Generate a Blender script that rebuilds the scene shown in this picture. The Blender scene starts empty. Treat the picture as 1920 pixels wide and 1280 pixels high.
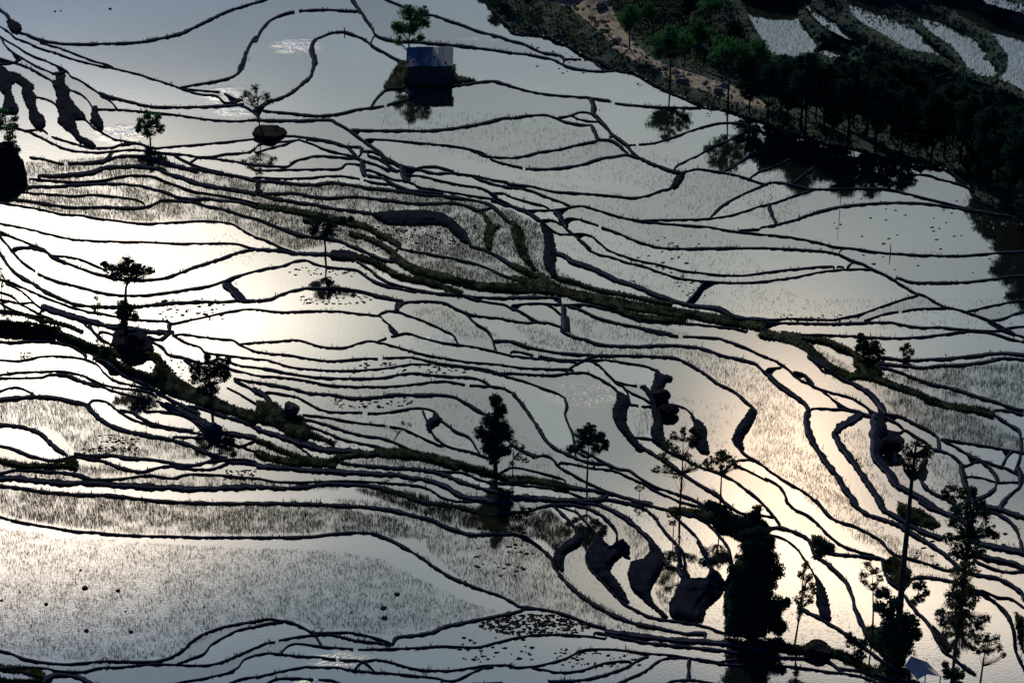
import bpy, math, random
import numpy as np
R = math.radians
random.seed(7); rng = np.random.default_rng(7)
S = bpy.context.scene
COL = S.collection

# ---------------------------------------------------------------- camera
PITCH = R(32.0); HFOV = R(20.0); ZC = 195.0
cam_d = bpy.data.cameras.new('camera'); cam = bpy.data.objects.new('camera', cam_d); COL.objects.link(cam)
cam.location = (0, 0, ZC); cam.rotation_euler = (math.pi/2 - PITCH, 0, 0)
cam_d.sensor_fit = 'HORIZONTAL'; cam_d.angle = HFOV; cam_d.clip_start = 1; cam_d.clip_end = 20000
S.camera = cam
FPX = 960/math.tan(HFOV/2); CP, SP = math.cos(PITCH), math.sin(PITCH)
def ray(px, py):
    u = (np.asarray(px, float)-960)/FPX; v = (640-np.asarray(py, float))/FPX
    return u, CP+v*SP, -SP+v*CP
def at(px, py, z):
    dx, dy, dz = ray(px, py); t = (z-ZC)/dz
    return dx*t, dy*t
def refl(px, py):                       # direction in which a pond seen at px,py mirrors the sky
    dx, dy, dz = ray(px, py); v = np.array([float(dx), float(dy), -float(dz)]); return v/np.linalg.norm(v)

# ---------------------------------------------------------------- sky, sun, exposure
SUN_DIR = refl(-330, 560)
SUN_EL = math.asin(SUN_DIR[2]); SUN_AZ = math.atan2(SUN_DIR[0], SUN_DIR[1])
W = bpy.data.worlds.new('World'); S.world = W; W.use_nodes = True
nt = W.node_tree; nt.nodes.clear()
def N(tree, typ, **kw):
    n = tree.nodes.new(typ)
    for k, v in kw.items():
        if k.startswith('i_'):
            n.inputs[int(k[2:]) if k[2:].isdigit() else k[2:].replace('_', ' ')].default_value = v
        else: setattr(n, k, v)
    return n
def math_(tree, op, a, b=None):
    n = tree.nodes.new('ShaderNodeMath'); n.operation = op
    for i, s in enumerate((a, b)):
        if s is None: continue
        if isinstance(s, (int, float)): n.inputs[i].default_value = s
        else: tree.links.new(s, n.inputs[i])
    return n.outputs[0]
def mixc(tree, f, a, b, mode='MIX'):
    n = tree.nodes.new('ShaderNodeMix'); n.data_type = 'RGBA'; n.blend_type = mode
    for i, s in ((0, f), (6, a), (7, b)):
        if isinstance(s, (int, float)): n.inputs[i].default_value = s
        elif isinstance(s, (tuple, list)): n.inputs[i].default_value = (*s[:3], 1)
        else: tree.links.new(s, n.inputs[i])
    return n.outputs[2]
tc = N(nt, 'ShaderNodeTexCoord'); D = tc.outputs['Generated']
sky = N(nt, 'ShaderNodeTexSky', sky_type='NISHITA', sun_disc=False, sun_elevation=SUN_EL, sun_rotation=SUN_AZ)
base = mixc(nt, 1.0, sky.outputs[0], (0.0105, 0.021, 0.048), 'MULTIPLY')
def lobe(px, py, sx, sy):               # soft cloud bank in the sky, seen mirrored at px,py
    c = refl(px, py)
    # local axes: horizontal and vertical in the sky
    az = math.atan2(c[0], c[1]); el = math.asin(c[2])
    h = (math.cos(az), -math.sin(az), 0); v = (-math.sin(az)*math.sin(el), -math.cos(az)*math.sin(el), math.cos(el))
    k = 1/FPX
    def ax(a, s):
        n = N(nt, 'ShaderNodeVectorMath', operation='DOT_PRODUCT'); nt.links.new(D, n.inputs[0]); n.inputs[1].default_value = a
        d = math_(nt, 'SUBTRACT', n.outputs['Value'], float(np.dot(a, c)))
        d = math_(nt, 'DIVIDE', d, s*k); return math_(nt, 'MULTIPLY', d, d)
    e = math_(nt, 'ADD', ax(h, sx), ax(v, sy))
    g = math_(nt, 'EXPONENT', math_(nt, 'MULTIPLY', e, -1.0))
    n = N(nt, 'ShaderNodeVectorMath', operation='DOT_PRODUCT'); nt.links.new(D, n.inputs[0]); n.inputs[1].default_value = tuple(c)
    front = math_(nt, 'GREATER_THAN', n.outputs['Value'], 0.0)
    return math_(nt, 'MULTIPLY', g, front)
mp = N(nt, 'ShaderNodeMapping'); nt.links.new(D, mp.inputs[0]); mp.inputs['Scale'].default_value = (9, 9, 20)
cn = N(nt, 'ShaderNodeTexNoise', i_Scale=1.0, i_Detail=5.0, i_Roughness=0.55); nt.links.new(mp.outputs[0], cn.inputs['Vector'])
cl = math_(nt, 'ADD', math_(nt, 'MULTIPLY', math_(nt, 'SUBTRACT', cn.outputs['Fac'], 0.5), 0.55), 1.0)
# (px, py, sx, sy, colour): overcast veil, then brighter cloud banks near the sun
LOBES = [
 (900, 640, 2600, 1400, (0.225, 0.268, 0.258)),
 (1050, 440, 850, 360, (0.175, 0.155, 0.115)),
 (60, 560, 370, 260, (3.0, 2.55, 2.0)),
 (60, 1000, 400, 130, (1.5, 1.18, 0.88)),
 (400, 600, 260, 110, (0.75, 0.62, 0.48)),
 (1480, 880, 160, 210, (1.6, 1.12, 0.74)),
 (1620, 1110, 480, 130, (1.15, 0.88, 0.60)),
]
# thick veil of cloud over the sun's side of the sky hides the blue there
c = mixc(nt, math_(nt, 'MULTIPLY', lobe(900, 640, 2600, 1500), 0.93), base, (0.0, 0.0, 0.0))
for (a, b, s1, s2, colr) in LOBES:
    g = math_(nt, 'MULTIPLY', lobe(a, b, s1, s2), cl)
    n = N(nt, 'ShaderNodeVectorMath', operation='SCALE'); n.inputs[0].default_value = colr; nt.links.new(g, n.inputs['Scale'])
    c = mixc(nt, 1.0, c, n.outputs[0], 'ADD')
bg = N(nt, 'ShaderNodeBackground'); bg.inputs['Strength'].default_value = 1.0; nt.links.new(c, bg.inputs['Color'])
wo = N(nt, 'ShaderNodeOutputWorld'); nt.links.new(bg.outputs[0], wo.inputs[0])
sd = bpy.data.lights.new('sun', 'SUN'); sd.energy = 2.2; sd.angle = R(0.6); sd.color = (1, 0.9, 0.76)
so = bpy.data.objects.new('sun', sd); COL.objects.link(so); so.location = (-60, 500, 250)
so.rotation_euler = (math.pi/2 - SUN_EL, 0, math.pi - SUN_AZ)
S.view_settings.view_transform = 'Standard'; S.view_settings.look = 'None'
S.view_settings.exposure = 0.15; S.view_settings.gamma = 1.0; S.view_settings.use_curve_mapping = False
S.render.engine = 'CYCLES'; S.cycles.max_bounces = 6; S.cycles.glossy_bounces = 3; S.cycles.diffuse_bounces = 2
S.cycles.transparent_max_bounces = 6; S.cycles.use_denoising = True; S.cycles.sample_clamp_indirect = 3

# ---------------------------------------------------------------- materials
def mat(name, col, col2=None, scale=2.0, rough=0.9, spec=0.2, bump=0.0, detail=6, obj=False, trans=0.0, stretch=None):
    m = bpy.data.materials.new(name); m.use_nodes = True; t = m.node_tree; p = t.nodes['Principled BSDF']
    p.inputs['Roughness'].default_value = rough; p.inputs['Specular IOR Level'].default_value = spec
    if col2 is not None or bump:
        x = N(t, 'ShaderNodeTexCoord'); src = x.outputs['Object' if obj else 'Object']
        if stretch:
            q = N(t, 'ShaderNodeMapping'); q.inputs['Scale'].default_value = stretch; t.links.new(src, q.inputs[0]); src = q.outputs[0]
        n = N(t, 'ShaderNodeTexNoise', i_Scale=scale, i_Detail=float(detail), i_Roughness=0.65); t.links.new(src, n.inputs['Vector'])
    if col2 is not None:
        r = N(t, 'ShaderNodeValToRGB'); r.color_ramp.elements[0].position = 0.36; r.color_ramp.elements[1].position = 0.66
        r.color_ramp.elements[0].color = (*col, 1); r.color_ramp.elements[1].color = (*col2, 1)
        t.links.new(n.outputs['Fac'], r.inputs[0]); t.links.new(r.outputs[0], p.inputs['Base Color']); cs = r.outputs[0]
    else:
        p.inputs['Base Color'].default_value = (*col, 1); cs = None
    if bump:
        b = N(t, 'ShaderNodeBump', i_Strength=1.0, i_Distance=bump); t.links.new(n.outputs['Fac'], b.inputs['Height']); t.links.new(b.outputs[0], p.inputs['Normal'])
    if trans:
        tr = N(t, 'ShaderNodeBsdfTranslucent'); mx = N(t, 'ShaderNodeMixShader', i_0=trans)
        if cs: t.links.new(cs, tr.inputs[0])
        else: tr.inputs[0].default_value = (*col, 1)
        t.links.new(p.outputs[0], mx.inputs[1]); t.links.new(tr.outputs[0], mx.inputs[2])
        t.links.new(mx.outputs[0], t.nodes['Material Output'].inputs[0])
    return m
M = {}
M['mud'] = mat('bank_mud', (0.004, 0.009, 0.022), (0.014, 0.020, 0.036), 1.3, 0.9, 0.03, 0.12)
M['path'] = mat('trodden_lit_crest', (0.016, 0.025, 0.045), (0.065, 0.075, 0.095), 0.7, 0.9, 0.03, 0.08)  # trodden mud, with the light on the bank crest put into its paler colour
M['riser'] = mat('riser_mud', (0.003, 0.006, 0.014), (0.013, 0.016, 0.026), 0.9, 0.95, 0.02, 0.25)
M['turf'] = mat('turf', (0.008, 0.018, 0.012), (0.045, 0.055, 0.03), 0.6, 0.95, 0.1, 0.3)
M['hill'] = mat('hillside_scrub', (0.012, 0.03, 0.028), (0.06, 0.08, 0.06), 0.25, 0.95, 0.05, 0.4)
M['gravel'] = mat('river_gravel', (0.10, 0.095, 0.085), (0.34, 0.29, 0.21), 0.5, 0.9, 0.2, 0.3)
M['rock'] = mat('boulder_rock', (0.008, 0.009, 0.012), (0.035, 0.03, 0.028), 0.9, 0.95, 0.03, 0.35)
M['palerock'] = mat('pale_rock', (0.07, 0.07, 0.07), (0.30, 0.27, 0.22), 0.9, 0.9, 0.1, 0.2)
M['bark'] = mat('bark', (0.025, 0.022, 0.018), (0.06, 0.05, 0.04), 3.0, 0.9, 0.1)
M['leaf'] = mat('leaf_green', (0.02, 0.10, 0.035), (0.06, 0.20, 0.06), 0.8, 0.7, 0.1, 0, 3, trans=0.45)
M['leafdark'] = mat('leaf_dark', (0.006, 0.024, 0.022), (0.022, 0.065, 0.045), 0.8, 0.8, 0.05, 0, 3, trans=0.3)
M['leafolive'] = mat('leaf_olive', (0.02, 0.04, 0.018), (0.06, 0.08, 0.03), 0.8, 0.75, 0.05, 0, 3, trans=0.4)
M['rice'] = mat('rice_blade', (0.018, 0.028, 0.018), (0.05, 0.06, 0.03), 0.15, 0.7, 0.1, 0, 2, trans=0.3)
M['grass'] = mat('grass_blade', (0.014, 0.03, 0.012), (0.06, 0.075, 0.028), 0.3, 0.8, 0.1, 0, 2, trans=0.25)

_l = mat('lichen_rock', (0.005, 0.006, 0.008), (0.30, 0.29, 0.26), 0.8, 0.95, 0.02, 0.2, 3)
_e = [n for n in _l.node_tree.nodes if n.type == 'VALTORGB'][0].color_ramp.elements; _e[0].position = 0.56; _e[1].position = 0.60
M['lichen'] = _l
def water_mat():
    m = bpy.data.materials.new('paddy_water'); m.use_nodes = True; t = m.node_tree; t.nodes.clear()
    out = N(t, 'ShaderNodeOutputMaterial')
    geo = N(t, 'ShaderNodeNewGeometry'); P = geo.outputs['Position']
    at_ = N(t, 'ShaderNodeAttribute', attribute_name='pond')          # one random number per pond
    def ripples(sx, sy, sc, det):
        q = N(t, 'ShaderNodeMapping'); q.inputs['Scale'].default_value = (sx, sy, 1); t.links.new(P, q.inputs[0])
        n = N(t, 'ShaderNodeTexNoise', i_Scale=sc, i_Detail=float(det), i_Roughness=0.6); t.links.new(q.outputs[0], n.inputs['Vector']); return n.outputs['Fac']
    fine = ripples(1.0, 1.6, 2.2, 3)
    # places where a gust ruffles the surface
    g = None
    for (px, py, rx, ry) in GUSTS:
        x, y = at(px, py, float(Hpx(px, py)))
        s = float(np.hypot(x, y-0)) and 0.073
        sub = N(t, 'ShaderNodeVectorMath', operation='SUBTRACT'); t.links.new(P, sub.inputs[0]); sub.inputs[1].default_value = (float(x), float(y), 0)
        mul = N(t, 'ShaderNodeVectorMath', operation='MULTIPLY'); t.links.new(sub.outputs[0], mul.inputs[0]); mul.inputs[1].default_value = (1/(rx*s), 1/(ry*s*1.85), 0)
        ln = N(t, 'ShaderNodeVectorMath', operation='LENGTH'); t.links.new(mul.outputs[0], ln.inputs[0])
        mr = N(t, 'ShaderNodeMapRange', interpolation_type='SMOOTHSTEP'); t.links.new(ln.outputs['Value'], mr.inputs[0])
        mr.inputs[1].default_value = 0.2; mr.inputs[2].default_value = 1.0; mr.inputs[3].default_value = 1; mr.inputs[4].default_value = 0
        g = mr.outputs[0] if g is None else math_(t, 'MAXIMUM', g, mr.outputs[0])
    brk = ripples(0.5, 0.8, 1.0, 4)
    brk = math_(t, 'SMOOTH_MIN', math_(t, 'MAXIMUM', math_(t, 'MULTIPLY', math_(t, 'SUBTRACT', brk, 0.42), 6.0), 0.0), 1.0)
    gust = math_(t, 'MULTIPLY', g, brk)
    hgt = math_(t, 'MULTIPLY', fine, math_(t, 'ADD', 0.006, math_(t, 'MULTIPLY', gust, 0.12)))
    bp = N(t, 'ShaderNodeBump', i_Strength=1.0, i_Distance=0.35); t.links.new(hgt, bp.inputs['Height'])
    g1 = N(t, 'ShaderNodeBsdfGlossy', distribution='GGX', i_Roughness=0.012); g1.inputs['Color'].default_value = (1, 1, 1, 1)
    g2 = N(t, 'ShaderNodeBsdfGlossy', distribution='GGX', i_Roughness=0.28); g2.inputs['Color'].default_value = (1, 0.93, 0.8, 1)
    t.links.new(bp.outputs[0], g1.inputs['Normal']); t.links.new(bp.outputs[0], g2.inputs['Normal'])
    mx = N(t, 'ShaderNodeMixShader'); t.links.new(math_(t, 'ADD', 0.0012, math_(t, 'MULTIPLY', gust, 0.03)), mx.inputs[0])
    t.links.new(g1.outputs[0], mx.inputs[1]); t.links.new(g2.outputs[0], mx.inputs[2])
    mud = N(t, 'ShaderNodeBsdfDiffuse'); big = ripples(1, 1, 0.06, 4)
    r = N(t, 'ShaderNodeValToRGB'); r.color_ramp.elements[0].color = (0.008, 0.013, 0.015, 1); r.color_ramp.elements[1].color = (0.024, 0.027, 0.025, 1)
    t.links.new(big, r.inputs[0]); t.links.new(r.outputs[0], mud.inputs[0])
    fr = N(t, 'ShaderNodeFresnel', i_IOR=1.33); t.links.new(bp.outputs[0], fr.inputs['Normal'])
    f = math_(t, 'ADD', 0.50, fr.outputs[0]); f = math_(t, 'ADD', f, math_(t, 'MULTIPLY', at_.outputs['Fac'], 0.2))
    f = math_(t, 'ADD', f, math_(t, 'MULTIPLY', math_(t, 'SUBTRACT', big, 0.5), 0.12))
    m2 = N(t, 'ShaderNodeMixShader'); t.links.new(f, m2.inputs[0]); t.links.new(mud.outputs[0], m2.inputs[1]); t.links.new(mx.outputs[0], m2.inputs[2])
    t.links.new(m2.outputs[0], out.inputs[0]); return m

# ---------------------------------------------------------------- relief of the valley
def _line(px1, py1, px2, py2):
    a = np.array(at(px1, py1, -8.0)); b = np.array(at(px2, py2, -8.0)); d = (b-a)/np.linalg.norm(b-a)
    return a, np.array([-d[1], d[0]])
BA, BN = _line(1000, 40, 1900, 420)      # bank of the river; BN points uphill to the far side
if BN[1] < 0: BN = -BN
def Hw(x, y):
    x = np.asarray(x, float); y = np.asarray(y, float)
    h = -0.028*(y-312) - 0.035*x
    h = 12*np.tanh(h/12)
    d = (x-BA[0])*BN[0] + (y-BA[1])*BN[1]
    r = np.where(d > 12, 0.29*(d-12), 0)
    r = np.where(r > 0, 45*np.tanh(r/45), 0)
    k = 1/(1+np.exp(-(d-4)/3.0))
    return h*(1-k) + (-10.5)*k + r
def Hpx(px, py):
    dx, dy, dz = ray(px, py); z = np.zeros_like(dx*1.0)
    for _ in range(60):
        t = (z-ZC)/dz; z = z*0.5 + 0.5*Hw(dx*t, dy*t)
    return z
GUSTS = [(555, 82, 70, 26), (1090, 752, 85, 30), (425, 165, 60, 26), (225, 238, 60, 26), (905, 78, 60, 14), (640, 1222, 60, 14), (440, 205, 50, 12), (830, 650, 70, 18), (590, 1262, 40, 8)]

# ---------------------------------------------------------------- mesh helpers
def mesh_obj(name, V, F, m, parent=None, smooth=False, kind=None, attr=None, mats=None, midx=None):
    me = bpy.data.meshes.new(name)
    V = np.asarray(V, np.float32); F = np.asarray(F)
    if F.ndim == 2:
        k = F.shape[1]; me.vertices.add(len(V)); me.vertices.foreach_set('co', V.ravel())
        me.loops.add(F.size); me.loops.foreach_set('vertex_index', F.astype(np.int32).ravel())
        me.polygons.add(len(F)); me.polygons.foreach_set('loop_start', np.arange(0, F.size, k, dtype=np.int32))
        me.polygons.foreach_set('loop_total', np.full(len(F), k, np.int32)); me.update(calc_edges=True)
    else: me.from_pydata([tuple(v) for v in V.tolist()], [], F.tolist())
    me.materials.append(m)
    if smooth: me.polygons.foreach_set('use_smooth', np.ones(len(me.polygons), bool))
    if attr is not None:
        a = me.attributes.new('pond', 'FLOAT', 'FACE'); a.data.foreach_set('value', np.asarray(attr, np.float32))
    me.validate(); o = bpy.data.objects.new(name, me); COL.objects.link(o)
    if parent is not None: o.parent = parent
    if kind: o['kind'] = kind
    return o
class MB:
    def __init__(s): s.v = []; s.f = []
    def add(s, v, f):
        b = len(s.v); s.v += [tuple(float(c) for c in q) for q in v]; s.f += [tuple(i+b for i in q) for q in f]
    def box(s, x0, x1, y0, y1, z0, z1):
        s.add([(x0,y0,z0),(x1,y0,z0),(x1,y1,z0),(x0,y1,z0),(x0,y0,z1),(x1,y0,z1),(x1,y1,z1),(x0,y1,z1)],
              [(0,3,2,1),(4,5,6,7),(0,1,5,4),(1,2,6,5),(2,3,7,6),(3,0,4,7)])
    def tube(s, pts, rads, n=7):
        pts = [np.array(p, float) for p in pts]; vs = []; fs = []
        for i, p in enumerate(pts):
            d = pts[min(i+1, len(pts)-1)]-pts[max(i-1, 0)]; d /= (np.linalg.norm(d)+1e-9)
            a = np.cross(d, (0.3, 1, 0.1)); a /= (np.linalg.norm(a)+1e-9); b = np.cross(d, a)
            for k in range(n):
                an = 2*math.pi*k/n; vs.append(p + rads[i]*(a*math.cos(an)+b*math.sin(an)))
        for i in range(len(pts)-1):
            for k in range(n): fs.append((i*n+k, i*n+(k+1)%n, (i+1)*n+(k+1)%n, (i+1)*n+k))
        fs.append(tuple(range((len(pts)-1)*n, len(pts)*n))); fs.append(tuple(reversed(range(n))))
        s.add(vs, fs)
    def obj(s, name, m, parent=None, smooth=False):
        me = bpy.data.meshes.new(name); me.from_pydata(s.v, [], s.f); me.materials.append(m)
        if smooth: me.polygons.foreach_set('use_smooth', [True]*len(me.polygons))
        o = bpy.data.objects.new(name, me); COL.objects.link(o)
        if parent is not None: o.parent = parent
        return o
def empty(name, loc, label, cat, group=None):
    o = bpy.data.objects.new(name, None); o.empty_display_size = 0.3; COL.objects.link(o); o.location = loc
    o['label'] = label; o['category'] = cat
    if group: o['group'] = group
    return o
def tag(o, label, cat, group=None, kind=None):
    o['label'] = label; o['category'] = cat
    if group: o['group'] = group
    if kind: o['kind'] = kind
    return o
_tab = rng.random((256, 256))
def vnoise(x, y):
    x = np.asarray(x, float); y = np.asarray(y, float); xi = np.floor(x).astype(int); yi = np.floor(y).astype(int)
    fx = x-xi; fy = y-yi; fx = fx*fx*(3-2*fx); fy = fy*fy*(3-2*fy)
    a = _tab[xi & 255, yi & 255]; b = _tab[(xi+1) & 255, yi & 255]; c = _tab[xi & 255, (yi+1) & 255]; d = _tab[(xi+1) & 255, (yi+1) & 255]
    return (a*(1-fx)+b*fx)*(1-fy) + (c*(1-fx)+d*fx)*fy

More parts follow.
